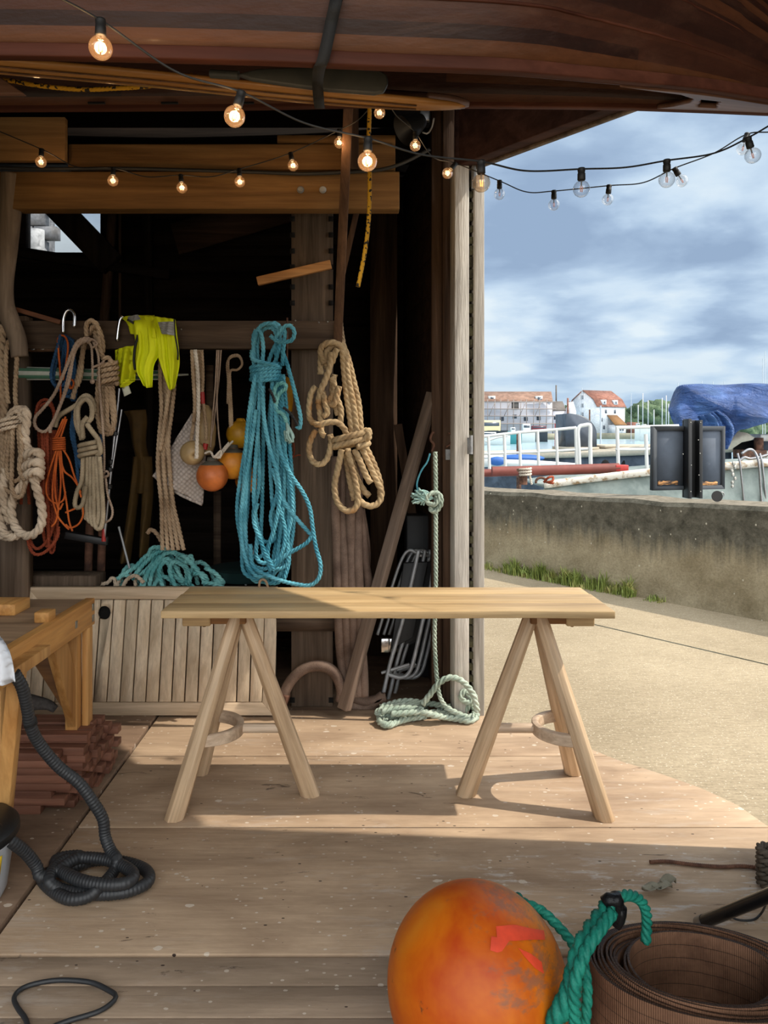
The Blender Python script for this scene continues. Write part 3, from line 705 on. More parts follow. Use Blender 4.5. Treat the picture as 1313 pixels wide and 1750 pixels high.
obj('hose_port', MB().tube([G(2, 1428, .2), G(-14, 1420, .21)], .026, 16), 'black_plastic', t, True)
# thin cable loop front left
P = gp([(58, 1800), (50, 1765), (44, 1742), (30, 1722), (24, 1705), (36, 1690), (65, 1680), (105, 1675), (155, 1679), (185, 1692), (198, 1702), (190, 1715), (165, 1730), (110, 1747), (60, 1768)], .0065)
tag(obj('power_cable', MB().tube(P, .0058, 10, ref=(0, 0, 1)), 'hose_black', None, 'all'), 'thin black cable looped on the front floor planks', 'cable')
# ================================================================== FOREGROUND BUOY
m, tt, bb = newmat('buoy_orange')
v = tt.coords(); n = tt.noise(v, 4, 5, .6, .3)
c = tt.ramp(n, [(.3, lin((178, 62, 10))), (.5, lin((208, 108, 16))), (.72, lin((218, 138, 40)))])
pos = tt.n('ShaderNodeSeparateXYZ', i={0: tt.n('ShaderNodeTexCoord').outputs['Object']})
sc = tt.ramp(tt.math('ADD', tt.noise(tt.coords((1, 1, 2.2)), 11, 8, .75), tt.math('MULTIPLY', tt.math('ADD', pos.outputs[2], pos.outputs[0]), .75)), [(.80, (0, 0, 0)), (.90, (1, 1, 1))])
c = tt.mix(tt.math('MULTIPLY', sc, .6), c, lin((116, 92, 78)))
sc2 = tt.ramp(tt.math('ADD', tt.noise(tt.coords((1, 1, 1)), 14, 8, .75), tt.math('MULTIPLY', pos.outputs[0], -1.3)), [(.80, (0, 0, 0)), (.85, (1, 1, 1))])
c = tt.mix(tt.math('MULTIPLY', sc2, .8), c, lin((52, 42, 38)))
setb(tt, bb, c, .45, tt.bump(tt.noise(v, 50, 3), .08, .003), Subsurface_Weight=.15, Specular_IOR_Level=.3, Subsurface_Scale=.05)
bb.inputs['Subsurface Radius'].default_value = (1, .45, .12)
BC = np.array([WX(815, 1.57), 1.57, .1935])
t = thing('mooring_buoy', 'big scuffed orange round buoy in the foreground', 'buoy', (BC[0], BC[1], 0))
ax = np.array([.50, .82, .20]); ax /= np.linalg.norm(ax)
pr = [(.192*math.sin(q), -.192*math.cos(q)) for q in np.linspace(0.02, PI-.28, 34)]+[(.055, .186), (.05, .205), (.042, .222), (.03, .232), (.0, .236)]
obj('body', MB().lathe([(r_, h_) for r_, h_ in pr], BC, 56, ax), 'buoy_orange', t, 'all')
plain('buoy_red', (224, 74, 44), .5, nscale=30, noise=.3)
# red painted stroke marks, lying on the skin
def patch(pts, r):
    V = []
    cam = np.array([0, 0, H])
    for (px, py) in pts:
        d = W(px, py, 1.0)-cam; o_ = cam-BC; a_ = d@d; b_ = 2*(o_@d); c_ = o_@o_-r*r; q = b_*b_-4*a_*c_
        s_ = (-b_-math.sqrt(max(q, 0)))/(2*a_); V.append(cam+d*s_)
    return np.array(V)
def skin(name, top, bot, n=14):
    a = np.array(top, float); b_ = np.array(bot, float); A_ = np.stack([np.interp(np.linspace(0, 1, n), np.linspace(0, 1, len(a)), a[:, k]) for k in (0, 1)], 1); B_ = np.stack([np.interp(np.linspace(0, 1, n), np.linspace(0, 1, len(b_)), b_[:, k]) for k in (0, 1)], 1)
    rows_ = [A_*(1-v_)+B_*v_ for v_ in np.linspace(0, 1, 7)]
    g_ = np.array([patch(r_, .1932) for r_ in rows_]); obj(name, MB().grid(g_), 'buoy_red', t, 'all', label='worn red paint mark on the buoy')
skin('paint_mark', [(848, 1583), (880, 1580), (905, 1586), (930, 1590)], [(850, 1606), (878, 1608), (905, 1606), (932, 1606)])
skin('paint_mark', [(840, 1600), (856, 1603), (872, 1606)], [(838, 1624), (850, 1628), (858, 1626)])
skin('paint_mark', [(886, 1620), (908, 1630), (926, 1644)], [(896, 1634), (915, 1655), (930, 1664)])
ropemat('green_rope', (14, 96, 84), (44, 150, 128), .5); ropemat('tape', (14, 14, 15), (30, 30, 32), .3)
t = thing('green_mooring_rope', 'thick green rope doubled and taped beside the orange buoy', 'rope', (.52, 1.5, 0))
top = BC+ax*.232
P = cr([top-ax*.01, top+[.01, 0, .012], W(890, 1541, 1.66), W(925, 1556, 1.64), W(955, 1584, 1.61), W(978, 1612, 1.57), W(996, 1642, 1.53), W(1004, 1690, 1.49), W(1000, 1760, 1.46), W(995, 1830, 1.46)])
obj('standing_part', MB().rope(P, .0115, (0, 1, 0), lay=2.6, groove=.34), 'green_rope', t, 'all')
P = wp([(940, 1800, -.06), (950, 1745, -.06), (972, 1700, -.06), (984, 1655, -.055), (993, 1622, -.04), (1012, 1590, -.01), (1032, 1562, .02), (1046, 1542, .04)], 1.47)
obj('splice', MB().rope(P, .0205, lay=2.2, groove=.34), 'green_rope', t, 'all')
P = wp([(990, 1830, -.03), (985, 1760, -.035), (982, 1715, -.045), (985, 1672, -.05), (1000, 1628, -.03), (1024, 1590, .0), (1046, 1560, .04)], 1.44)
obj('bight', MB().rope(P, .0135, lay=2.4, groove=.34), 'green_rope', t, 'all')
P = wp([(1046, 1548, .0), (1058, 1534), (1076, 1530, .02), (1094, 1538, .04), (1104, 1556, .05), (1106, 1580, .06), (1104, 1610, .06)], 1.53)
obj('eye', MB().rope(P, .012, lay=2.4, groove=.34), 'green_rope', t, 'all')
for a in ([(1034, 1544), (1046, 1536), (1058, 1545)], [(1050, 1530), (1056, 1550), (1052, 1572)], [(1060, 1550), (1058, 1568), (1050, 1580)]):
    obj('tape', MB().tube(wp(a, 1.50), .014, 12), 'tape', t, 'all')
# ================================================================== WEBBING ROLL
m, tt, bb = newmat('webbing')
uv = tt.n('ShaderNodeTexCoord').outputs['UV']; sx = tt.n('ShaderNodeSeparateXYZ', i={0: uv})
rib = tt.math('SINE', tt.math('MULTIPLY', sx.outputs[0], 2*PI/.0045)); st = tt.math('FRACT', tt.math('MULTIPLY', sx.outputs[1], 7.0))
c = tt.ramp(tt.noise(tt.coords(), 9, 6, .65), [(.32, lin((96, 68, 52))), (.7, lin((146, 108, 84)))])
c = tt.mix(tt.math('MULTIPLY', tt.math('LESS_THAN', st, .05), .85), c, lin((34, 24, 20)))
c = tt.mix(.25, c, tt.ramp(rib, [(0, (.5, .5, .5)), (1, (1.15, 1.15, 1.15))]), 'MULTIPLY')
setb(tt, bb, c, .5, tt.bump(rib, .5, .002)); bb.inputs['Specular IOR Level'].default_value = .3
ct = np.array([WX(1200, 1.60), 1.60]); zt = .205; V = []; FF = []; UV = []
N = 10; steps = 120; L = 0; pts = []
for k in range(N*steps+1):
    a = 2*PI*k/steps; q = k/(N*steps)
    grow = .64+.36*q+.012*math.sin(3*a+q*20)*(q < .5)+.018*math.sin(a*.5+1)*(1-q)
    x, y = .240*grow*math.cos(a+.3), .152*grow*math.sin(a+.3)
    if q < .12: x *= .985+.05*math.sin(2*a)
    r_ = -.16; pts.append((ct[0]+x*math.cos(r_)-y*math.sin(r_), ct[1]+x*math.sin(r_)+y*math.cos(r_), .004*math.sin(k*.06)+.006*(1-q)*math.sin(a+q*9)))
pts = np.array(pts); d_ = np.gradient(pts[:, :2], axis=0); d_ /= np.linalg.norm(d_, axis=1, keepdims=True); nr = np.c_[d_[:, 1], -d_[:, 0]]
th = .0048; nz = 6; Ls = np.r_[0, np.cumsum(np.linalg.norm(np.diff(pts[:, :2], axis=0), axis=1))]
prof = [(-th/2, z) for z in np.linspace(0, 1, nz)]+[(th/2, z) for z in np.linspace(1, 0, nz)]
mb = MB(); VV = np.array([[(p[0]+n_[0]*o_, p[1]+n_[1]*o_, .004+z*(zt-.004)+p[2]*z) for (o_, z) in prof] for p, n_ in zip(pts, nr)])
M_ = len(prof); i = np.arange(len(pts)-1)[:, None]*M_; j = np.arange(M_)[None, :]; j2 = (j+1) % M_
mb.add(VV.reshape(-1, 3), np.stack([i+j, i+j2, i+M_+j2, i+M_+j], -1).reshape(-1, 4))
mb.f.append(list(range(M_))); mb.f.append(list(range((len(pts)-1)*M_, len(pts)*M_))[::-1])
o = obj('webbing_roll', mb, 'webbing', None, True, origin=(ct[0], ct[1], 0))
tag(o, 'thick roll of brown lifting webbing in the right foreground', 'webbing')
ul = o.data.uv_layers.new(name='UVMap'); vi = np.zeros(len(o.data.loops), np.int32); o.data.loops.foreach_get('vertex_index', vi)
pz = np.array([z for _, z in prof]); ul.data.foreach_set('uv', np.stack([Ls[vi//M_], pz[vi % M_]], 1).astype(np.float32).ravel())
# pole, rod, leaf and scraps on the right
a, c = G(1196, 1578, .018), G(1196, 1578, .018)+(W(1345, 1518, 1.80)-G(1196, 1578, .018))*2.9
t = thing('black_pole', 'black metal pole sloping up behind the webbing roll', 'pole', a)
plain('gloss_black', (16, 17, 19), .22, nscale=20)
obj('tube', MB().tube([a, c], .0165, 18), 'gloss_black', t, True)
d = (c-a)/np.linalg.norm(c-a); obj('end_ring', MB().tube([a-d*.004, a+d*.022], .0175, 18), 'steel', t, True)
P = gp([(1111, 1473), (1140, 1472), (1180, 1477), (1230, 1481), (1270, 1480), (1306, 1484)], .006)
tag(obj('rusty_rod', MB().rope(P, .006, (0, 0, 1), lay=1.5, groove=.2), 'rust', None, 'all'), 'dark twisted rod lying across the plywood floor', 'rod')
plain('dry_leaf', (150, 146, 128), .8, nscale=40)
mb = MB()
for (px, py, w_, h_, q) in ((1114, 1522, .030, .012, .2), (1132, 1520, .032, .012, -.3), (1142, 1513, .03, .02, .6)):
    p = G(px, py, .004); u = np.linspace(-1, 1, 9)
    g_ = np.array([[p+np.array([x*w_*math.cos(q)-y*w_*.4*(1-x*x)*math.sin(q), y*w_*.6*(1-x*x), .004+h_*abs(y)*.8+h_*.4*math.sin(x*3)]) for y in (-1, -.5, 0, .5, 1)] for x in u]); mb.grid(g_)
tag(obj('dead_leaf', mb, 'dry_leaf', None, 'all', solid=.0008), 'curled grey dead leaf on the floor near the rod', 'leaf')
P = [G(1240, 1562, .006), G(1262, 1572, .006), G(1288, 1572, .006), G(1302, 1560, .01), W(1312, 1540, 1.95), W(1322, 1525, 1.98)]
tag(obj('thin_cable', MB().tube(cr(P), .003, 8, ref=(0, 0, 1)), 'black_cable', None, 'all'), 'thin dark cable curling on the floor behind the black pole', 'cable')
ropemat('old_rope', (74, 66, 56), (120, 110, 98))
P = []
for k in range(5):
    for q in range(16): a = 2*PI*q/16; p = G(1322, 1522, 0); P.append(p+[.037*math.cos(a), .037*math.sin(a), .012+(k+q/16)*.024])
tag(obj('rope_coil', MB().rope(cr(P), .0125, (0, 0, 1)), 'old_rope', None, 'all'), 'small grey rope coil at the right edge of the floor', 'rope')
# ================================================================== ROPES ON THE RAIL
ropemat('tan_rope', (150, 124, 98), (200, 174, 144)); ropemat('tan_thick', (150, 124, 92), (204, 178, 138), stain=(176, 118, 60))
ropemat('pale_rope', (182, 160, 136), (228, 208, 184)); ropemat('braid_grey', (142, 126, 102), (194, 176, 148)); ropemat('grey_line', (150, 128, 110), (190, 166, 146))
ropemat('orange_rope', (170, 78, 34), (212, 110, 50)); ropemat('rust_rope', (128, 56, 36), (168, 84, 56)); ropemat('blue_rope', (62, 138, 160), (120, 196, 214))
ropemat('teal_rope', (84, 160, 162), (152, 214, 210)); ropemat('mint_rope', (136, 154, 140), (196, 208, 192)); ropemat('navy_rope', (34, 62, 92), (60, 100, 140))
ropemat('hose_brown', (92, 74, 64), (134, 112, 98), .7); ropemat('white_rope', (190, 176, 160), (230, 218, 202)); ropemat('fray', (132, 170, 164), (180, 208, 200))
YH = 3.47                                        # hanging plane, just before the rail
def rthing(label, px, py, Y=YH, name='rope_hank'): return thing(name, label, 'rope', W(px, py, Y))
def many(par, name, mat, loops, r, braid=False, **k):
    mb = MB()
    for P in loops: (mb.braid if braid else mb.rope)(P, r, **k) if not braid else mb.braid(P, r)
    return obj(name, mb, mat, par, 'all')
# --- far left: thick pale hank on the curved post
o = MB(); P = wp([(22, 300), (12, 420), (6, 480), (8, 520), (18, 548), (30, 580), (34, 610)], 3.46); o.tube(P, .055, 18, scale=np.linspace(1.0, .7, len(P)))
tag(obj('round_post', o, 'round_post', None, 'all'), 'curved round pole at the left edge above the pale hank', 'pole')
t = rthing('thick tan hank hanging furthest left from the curved pole', 15, 920)
many(t, 'coil', 'tan_rope', [wp([(x0, 555, .04), (x0-3, 620, .04), (x0+2, 690, .03), (x0-2, 760, .02), (x0+4, 830, .02), (x0+6, 890, .02)], YH) for x0 in (-22, -8, 5)], .021)
many(t, 'side_bight', 'tan_rope', [wp([(14, 690, -.02), (10, 640, -.02), (11, 600, -.02), (16, 582, -.02), (24, 580, -.02), (29, 592, -.02), (28, 630, -.02), (26, 670, -.02), (28, 700, -.02)], YH)], .0115)
t = rthing('pale thick hank with a wide bottom loop, second from the left', 35, 915)
lp = [wp(p, 3.40) for p in (
    [(30, 705, -.02), (42, 700, -.05), (46, 715, -.05), (43, 745, -.04), (50, 778, -.03), (56, 812, -.04), (64, 840, -.05), (72, 872, -.05), (70, 898, -.04), (58, 913, -.03), (42, 915, -.02), (28, 903, -.01), (20, 880, -.01), (22, 852, -.01), (36, 832, -.02), (54, 808, -.02)],
    [(36, 786, .0), (50, 774, -.07), (64, 772, -.08), (70, 780, -.06), (66, 788, -.02)], [(38, 802, .0), (52, 792, -.08), (66, 790, -.09), (71, 797, -.06), (66, 804, -.02)], [(40, 818, .0), (52, 808, -.08), (64, 805, -.09), (70, 812, -.06), (64, 818, -.02)],
    [(18, 895, .0), (10, 870, .0), (6, 840, .0), (10, 800, .0)], [(-6, 905, .02), (6, 918, .02), (22, 912, .03)], [(-12, 830, .0), (-2, 880, .0), (8, 912, .0), (24, 918, .0), (34, 908, .02)])]
many(t, 'big_loop', 'pale_rope', lp, .0215)
lp = [loop(20, 34, 725, 822, 8, 4, 3.40, -.02, -.03), loop(14, 30, 725, 842, 8, 8, 3.41, -.01, -.03), loop(22, 40, 725, 850, 2, 2, 3.39, -.03, -.02), wp([(8, 730), (5, 790), (12, 840), (28, 862)], 3.42), wp([(34, 725, -.05), (38, 770, -.05), (33, 800, -.05), (42, 822, -.05)], 3.40)]
many(t, 'coil', 'tan_rope', lp, .0115)
many(t, 'wrapping', 'pale_rope', [wraps(17, 715, 735, 2.6, .048, 3.37, .035, .01)], .0095)
many(t, 'top_loop', 'pale_rope', [wp([(10, 720), (18, 704), (30, 696), (38, 700), (34, 716)], 3.36), wp([(4, 728), (14, 712), (27, 703), (34, 708), (38, 722)], 3.35)], .011)
# --- rust and orange hanks
t = rthing('rust red rope hank behind the orange cord', 70, 950)
lp = [wp([(62, 735, .05), (60, 715, .05), (68, 695, .05), (82, 690, .05), (92, 705, .05), (90, 730, .05)], YH), wp([(58, 730, .04), (66, 690, .04), (84, 685, .04), (96, 712, .04)], YH)]
for k in range(6): lp.append(loop(66+k*3, 84+k*2, 735, 900+k*9, -4+k*2-8*(k % 2), 8-4*(k % 3), YH+.02, .03-.012*k, .02))
lp.append(wp([(72, 740), (76, 790), (92, 830), (96, 870), (88, 910), (76, 930), (62, 938), (52, 925), (50, 910)], YH)); lp.append(wp([(100, 900), (98, 918), (84, 938), (66, 948), (54, 942), (48, 922), (58, 915)], YH-.01))
lp.append(wp([(36, 862, .06), (38, 830, .06), (50, 808, .06)], YH)); lp.append(wp([(50, 862, .06), (48, 820, .06), (56, 800, .06)], YH))
many(t, 'coil', 'rust_rope', lp, .0082)
t = rthing('bright orange cord hank with a wrapped neck', 105, 890)
lp = [wp(p, 3.40) for p in ([(112, 712), (104, 735), (96, 752)], [(108, 716), (100, 735), (94, 750)], [(114, 716), (108, 735), (102, 752)],
    [(96, 770), (86, 800), (79, 830), (82, 850), (95, 860), (108, 855), (112, 840)], [(99, 770), (92, 810), (90, 850), (98, 880), (108, 895), (118, 905)], [(101, 770), (104, 820), (101, 860), (96, 890), (88, 900)],
    [(104, 770), (108, 820), (114, 860), (118, 890), (124, 908)], [(108, 768), (118, 785), (126, 810), (133, 830), (139, 850)], [(102, 780), (110, 805), (122, 815), (132, 828), (138, 842)],
    [(140, 860), (142, 880), (134, 896), (120, 902), (112, 896)], [(98, 775), (94, 830), (100, 870), (108, 860)], [(136, 866), (122, 872), (112, 876)])]
many(t, 'coil', 'orange_rope', lp, .0052, n=9)
many(t, 'wrapping', 'orange_rope', [wraps(101, 748, 770, 6, .026, 3.40, .02)], .0052, n=9)
many(t, 'hanging_loop', 'orange_rope', [wp([(104, 690, .03), (103, 640, .03), (100, 600, .02), (99, 580, .02), (106, 573, .02), (114, 580, .02), (116, 600, .02), (108, 650, .03)], YH), wp([(122, 665), (118, 655), (122, 648), (126, 655), (122, 664), (116, 660)], YH-.01)], .0055, n=9)
t = rthing('dark blue cord bundle behind the orange loop', 110, 690)
lp = [loop(104+k*3, 112+k*3, 572+2*k, 660+6*k, 16-5*k+4*(k % 2), 2+k, YH+.05, .02*k-.03, .0) for k in range(5)]+[wp([(126, 700), (122, 740), (130, 780), (134, 830)], YH+.05), wp([(124, 700), (128, 760), (138, 800)], YH+.05), wp([(174, 690), (173, 760), (172, 820)], YH+.06), wp([(85, 880), (88, 900), (84, 915)], YH+.06)]
many(t, 'coil', 'navy_rope', lp, .009)
# --- grey line with long drooping loop
t = rthing('thin grey line looped over the rail with a drooping bight', 110, 740)
lp = [wp([(160, 582, -.02), (146, 578, -.03), (132, 585, -.05), (122, 605, -.06), (108, 640, -.07), (92, 675, -.07), (72, 700, -.07), (61, 712, -.07), (59, 725, -.07), (66, 735, -.07), (78, 737, -.07), (90, 722, -.07), (104, 690, -.07), (118, 650, -.06), (126, 605, -.05), (140, 584, -.04), (154, 580, -.03)], YH),
      wp([(86, 740, -.07), (87, 730, -.07), (100, 700, -.065), (112, 665, -.06), (122, 622, -.05), (132, 592, -.04), (148, 582, -.03)], YH)]
many(t, 'bight', 'grey_line', lp, .0085)
lp = [wp([(150, 585, -.05), (156, 592, -.05), (158, 620, -.05), (158, 650, -.05)], YH), wp([(160, 585, -.05), (168, 610, -.05), (170, 660, -.05), (175, 720, -.05), (178, 770, -.05), (178, 805, -.05)], YH), wp([(178, 808, -.06), (172, 830, -.06), (176, 850, -.06)], YH),
      wp([(180, 812, -.06), (184, 845, -.06), (192, 870, -.06), (190, 886, -.06), (180, 893, -.06)], YH), wp([(173, 815, -.06), (182, 805, -.07), (186, 812, -.07), (178, 816, -.07)], YH), wp([(150, 586, -.06), (158, 580, -.07), (166, 588, -.07), (158, 594, -.07)], YH), wp([(158, 628, -.06), (172, 622, -.06), (178, 616, -.05)], YH)]
many(t, 'tail', 'grey_line', lp, .006); obj('knot', MB().ball(W(158, 652, YH-.05), .012, 14), 'grey_line', t, 'all')
# --- tan laid hank right of it
t = rthing('tan laid hank with a collar of turns beside the yellow vest', 178, 745)
lp = [wp(p, YH) for p in ([(148, 575), (148, 555, -.02), (156, 548, -.03), (166, 556, -.02), (172, 580), (170, 600)], [(152, 572, .02), (160, 558, 0), (170, 565), (176, 590), (174, 610)], [(145, 580, .02), (140, 610, .02), (134, 640, .02), (128, 665, .02), (124, 682, .02)],
    [(150, 570, .02), (142, 600, .02), (138, 640, .02), (132, 660, .02)], [(168, 575, -.02), (172, 600, -.02), (178, 615, -.01)], [(160, 562, .03), (168, 590, .02), (176, 612, .02)])]
many(t, 'top_loop', 'tan_rope', lp, .0125)
lp = [loop(174+4*k, 186+3*k, 660, 742-6*k, -1, 8-2*k, YH, .02-.015*k, .0) for k in range(3)]+[wp([(168, 650), (166, 700), (172, 735), (180, 742)], YH)]
many(t, 'coil', 'tan_rope', lp, .0125)
many(t, 'wrapping', 'tan_rope', [wraps(185, 622, 658, 4, .042, YH, .03, .008)], .0125)
many(t, 'shoulder', 'tan_rope', [wp([(176, 612), (186, 612), (192, 622)], YH-.03)], .0125)
# --- grey braided hank
t = rthing('grey braided hank with a wrapped middle and bottom bights', 155, 905)
lp = [wp(p, 3.41) for p in ([(94, 730, .03), (100, 712, .03), (118, 700, .03), (134, 690, .02), (142, 682, .0)], [(140, 752), (134, 720), (134, 695), (146, 682, -.01), (156, 692, -.01), (157, 712, -.01), (150, 722, -.01)], [(142, 750, -.02), (141, 725, -.02), (150, 712, -.02)], [(148, 724, -.03), (158, 738, -.03), (168, 752, -.03), (172, 772, -.02), (165, 778, -.01)], [(138, 745, .02), (130, 720, .02), (133, 690, .02), (146, 676, .02), (158, 684, .02), (162, 705, .02)])]
many(t, 'top_loop', 'braid_grey', lp, .0125, True)
lp = [wp([(142, 782), (140, 820), (132, 840), (128, 862), (134, 868), (142, 860), (148, 830)], 3.40)]
for k in range(4): lp.append(loop(145+5*k, 152+6*k, 780, 886+6*k, 2-k, 3+k, 3.41, .012-.012*k, -.012*k))
many(t, 'coil', 'braid_grey', lp, .0115, True)
many(t, 'wrapping', 'braid_grey', [wraps(153, 756, 780, 2.8, .045, 3.41, .035, .006)], .0115, True)
# --- long tan hank behind the white mat
t = rthing('long tan laid hank hanging behind the yellow vest down to the teal pile', 285, 930, 3.56)
lp = []
for k in range(5): lp.append(wp([(274+5*k, 598, .03*(k % 2)), (274+6*k, 650, .02*(k % 2)), (276+4.5*k, 700, .02*(k % 2)), (272+4*k, 750, .0), (270+5*k, 800, .03*(k % 2)), (276+5*k, 860, .02*(k % 2)), (277+7*k, 900, 0), (278+9*k, 940, 0)], 3.53))
lp.append(wp([(293, 640, -.03), (286, 690, -.03), (280, 730, -.03), (274, 770, -.02)], 3.53))
lp.append(wp([(252, 912, .05), (258, 905, .05), (268, 912, .05), (276, 925, .05)], 3.53))
many(t, 'coil', 'tan_rope', lp, .0115)
t = rthing('short pale ropes with a red whipped end above the beige float', 340, 790)
many(t, 'coil', 'tan_rope', [wp([(328+k*4, 598, .02*k-.02), (330+k*4, 640, .02*k-.02), (333+k*3, 690, .02*k-.02), (331+k*2.5, 722, .02*k-.02)], YH) for k in range(4)]+[wp([(331, 722), (328, 745), (326, 765)], YH+.01)], .0095)
many(t, 'white_end', 'white_rope', [wp([(333, 598, -.05), (338, 640, -.06), (339, 700, -.07), (337, 740, -.08), (336, 784, -.09)], YH)], .010)
many(t, 'red_end', 'tan_rope', [wp([(345, 598), (347, 640), (346, 672)], YH), wp([(348, 690), (352, 730), (352, 752)], YH)], .0085)
o = MB().tube(wp([(346, 670), (347, 690)], YH), .0105, 12); obj('whipping', o, 'red_cap', t, True); obj('whipping', MB().tube(wp([(352, 758), (350, 768)], YH), .012, 12), 'red_cap', t, True)
t = rthing('thin cords hanging between the floats', 372, 790)
many(t, 'cord', 'grey_line', [wp([(371, 598), (368, 660), (363, 720), (360, 765)], YH+.02), wp([(374, 598), (371, 680), (374, 740), (378, 772)], YH+.02), wp([(378, 598), (374, 650), (366, 720), (362, 745)], YH+.03)], .0045, n=9)
many(t, 'bridle', 'white_rope', [wp([(350, 775, -.04), (360, 772, -.05), (366, 782, -.05), (374, 778, -.05), (384, 765, -.03), (392, 756, -.03)], YH), wp([(366, 782, -.06), (378, 770, -.06), (376, 782, -.06), (366, 780, -.05)], YH), wp([(376, 780, -.04), (390, 762, -.03), (398, 754, 0)], YH)], .006)
t = rthing('fuzzy brown twine coil right of the thin cords', 398, 700, 3.6)
lp = [wp([(389, 690, .01*k), (390+k, 650), (388+k, 625), (393, 612-k), (408, 609-k), (414, 622), (406, 632), (394, 634), (392+k, 660), (393+k*2, 720), (396, 755)], 3.6) for k in range(3)]
many(t, 'coil', 'tan_rope', lp, .0065)
# --- big blue hank
t = rthing('big blue polypropylene hank hanging beside the grey post', 465, 1000, 3.44)
YB2 = 3.44
lp = []
sp = [(436, 470, 985, 22, 14), (440, 478, 972, 30, 4), (438, 462, 996, 18, 24), (446, 474, 960, 12, 8), (442, 482, 990, 34, -6), (450, 478, 975, 4, 16), (436, 468, 955, 26, -4), (447, 466, 930, 10, 4), (440, 484, 998, 24, 18)]
for k, (xa, xb, y1, bl, br) in enumerate(sp): lp.append(loop(xa, xb, 640, y1, bl, br, YB2, -.045+.011*((k*3) % 9), .04-.010*((k*4) % 8), 7))
many(t, 'coil', 'blue_rope', lp, .0108)
lp = [wp([(482, 600), (490, 620, -.02), (500, 655, -.02), (509, 690, -.02), (514, 715, -.02), (512, 732, -.02), (507, 728, -.02)], YB2), wp([(470, 690, -.05), (474, 740, -.05), (482, 780, -.06), (498, 812, -.06), (518, 842, -.06), (530, 870, -.06), (535, 905, -.06), (540, 935, -.06), (548, 965, -.06), (545, 988, -.06), (530, 1000, -.06), (505, 998, -.06), (480, 992, -.06), (450, 980, -.06), (432, 965, -.06), (428, 930, -.06)], YB2),
      wp([(466, 800, -.05), (478, 840, -.055), (494, 870, -.055), (512, 892, -.055), (532, 914, -.055)], YB2), wp([(533, 916, -.06), (524, 928, -.065), (508, 938, -.065), (490, 948, -.065), (475, 962, -.06), (460, 975, -.06)], YB2), wp([(486, 800, .02), (494, 840, .02), (494, 880, .02), (492, 930, .02), (494, 960, .02), (486, 990, 0)], YB2), wp([(480, 700), (488, 730), (482, 750), (476, 740)], YB2), wp([(488, 700, .03), (486, 740, .03), (482, 780, .03)], YB2)]
lp += [wp([(448, 660, -.06), (452, 720, -.06), (462, 770, -.065), (474, 810, -.065), (478, 850, -.065), (470, 900, -.065), (458, 940, -.065), (462, 975, -.06)], YB2), wp([(438, 700, -.05), (428, 770, -.055), (418, 830, -.06), (412, 880, -.06), (414, 930, -.06), (424, 965, -.06), (440, 985, -.05), (460, 980, -.05)], YB2), wp([(440, 860, -.07), (434, 890, -.07), (444, 920, -.07), (456, 950, -.07), (470, 975, -.06)], YB2)]
many(t, 'loose_loop', 'blue_rope', lp, .0108)
lp = [wp([(434, 625), (434, 590), (442, 562, -.01), (456, 553, -.02), (470, 556, -.02), (478, 572, -.01), (476, 600), (468, 625)], YB2+.0), wp([(442, 625, .02), (440, 590, .02), (448, 566, .02), (462, 560, .02), (472, 572, .02), (472, 610, .02)], YB2), wp([(448, 625, -.01), (450, 595, -.02), (446, 570, -.02), (438, 565, -.01), (433, 580), (436, 620)], YB2),
      wp([(456, 625, .02), (466, 600, .02), (478, 575, .01), (480, 562), (470, 552), (456, 556)], YB2), wp([(470, 578, -.03), (482, 562, -.04), (494, 556, -.04), (503, 566, -.04), (500, 580, -.04), (490, 584, -.04), (476, 584, -.03), (462, 574, -.02)], YB2), wp([(478, 560, -.02), (487, 566, -.03), (484, 600, -.03), (483, 625, -.02)], YB2), wp([(430, 600), (432, 614, -.03), (450, 620, -.05), (470, 624, -.04), (480, 628, -.01)], YB2)]
many(t, 'top_loop', 'blue_rope', lp, .0108)
many(t, 'wrapping', 'blue_rope', [wraps(454, 624, 652, 4.4, .066, YB2, .045, .006, .04)], .0108)
lp = [wp([(470, 690, -.05), (469, 670, -.05), (474, 658, -.05), (485, 655, -.05), (489, 663, -.05), (480, 670, -.05), (474, 680, -.05), (472, 700, -.05), (484, 708, -.05), (490, 722, -.05)], YB2)]
many(t, 'tail', 'teal_rope', lp, .0105)
mb = MB()
for k in range(16):
    a = random.uniform(0, 2*PI); p = W(494, 738, YB2-.05); mb.tube(cr([W(490, 722, YB2-.05), p+[.012*math.cos(a), .012*math.sin(a), .0], p+[.022*math.cos(a), .02*math.sin(a), -.012+random.uniform(-.03, .02)], p+[.02*math.cos(a+.9), .015*math.sin(a), -.045+random.uniform(-.01, .02)]]), .005, 6)
obj('frayed_knot', mb, 'fray', t, 'all')
obj('dark_whipping', MB().rope(wp([(484, 696, -.06), (494, 704, -.06), (504, 718, -.06), (509, 728, -.06)], YB2), .007), 'socket', t, 'all'); obj('dark_whipping', MB().rope(wp([(460, 664, -.07), (466, 676, -.07), (470, 688, -.07)], YB2), .007), 'socket', t, 'all')
tag(obj('wire_rod', MB().tube([W(491, 543, 3.53), W(491, 641, 3.53)], .0045, 8), 'rust', None, 'all'), 'thin rusty rod on the rail behind the blue hank', 'rod')
P = wp([(502, 757), (503, 772), (500, 782), (496, 790)], 3.58); mb = MB().tube(P, .003, 8); mb.tube(wp([(501, 782), (508, 778), (514, 778)], 3.58), .003, 8)
tag(obj('pink_cord', mb, 'rust_rope', None, 'all'), 'short pink cord end below the frayed blue knot', 'cord')
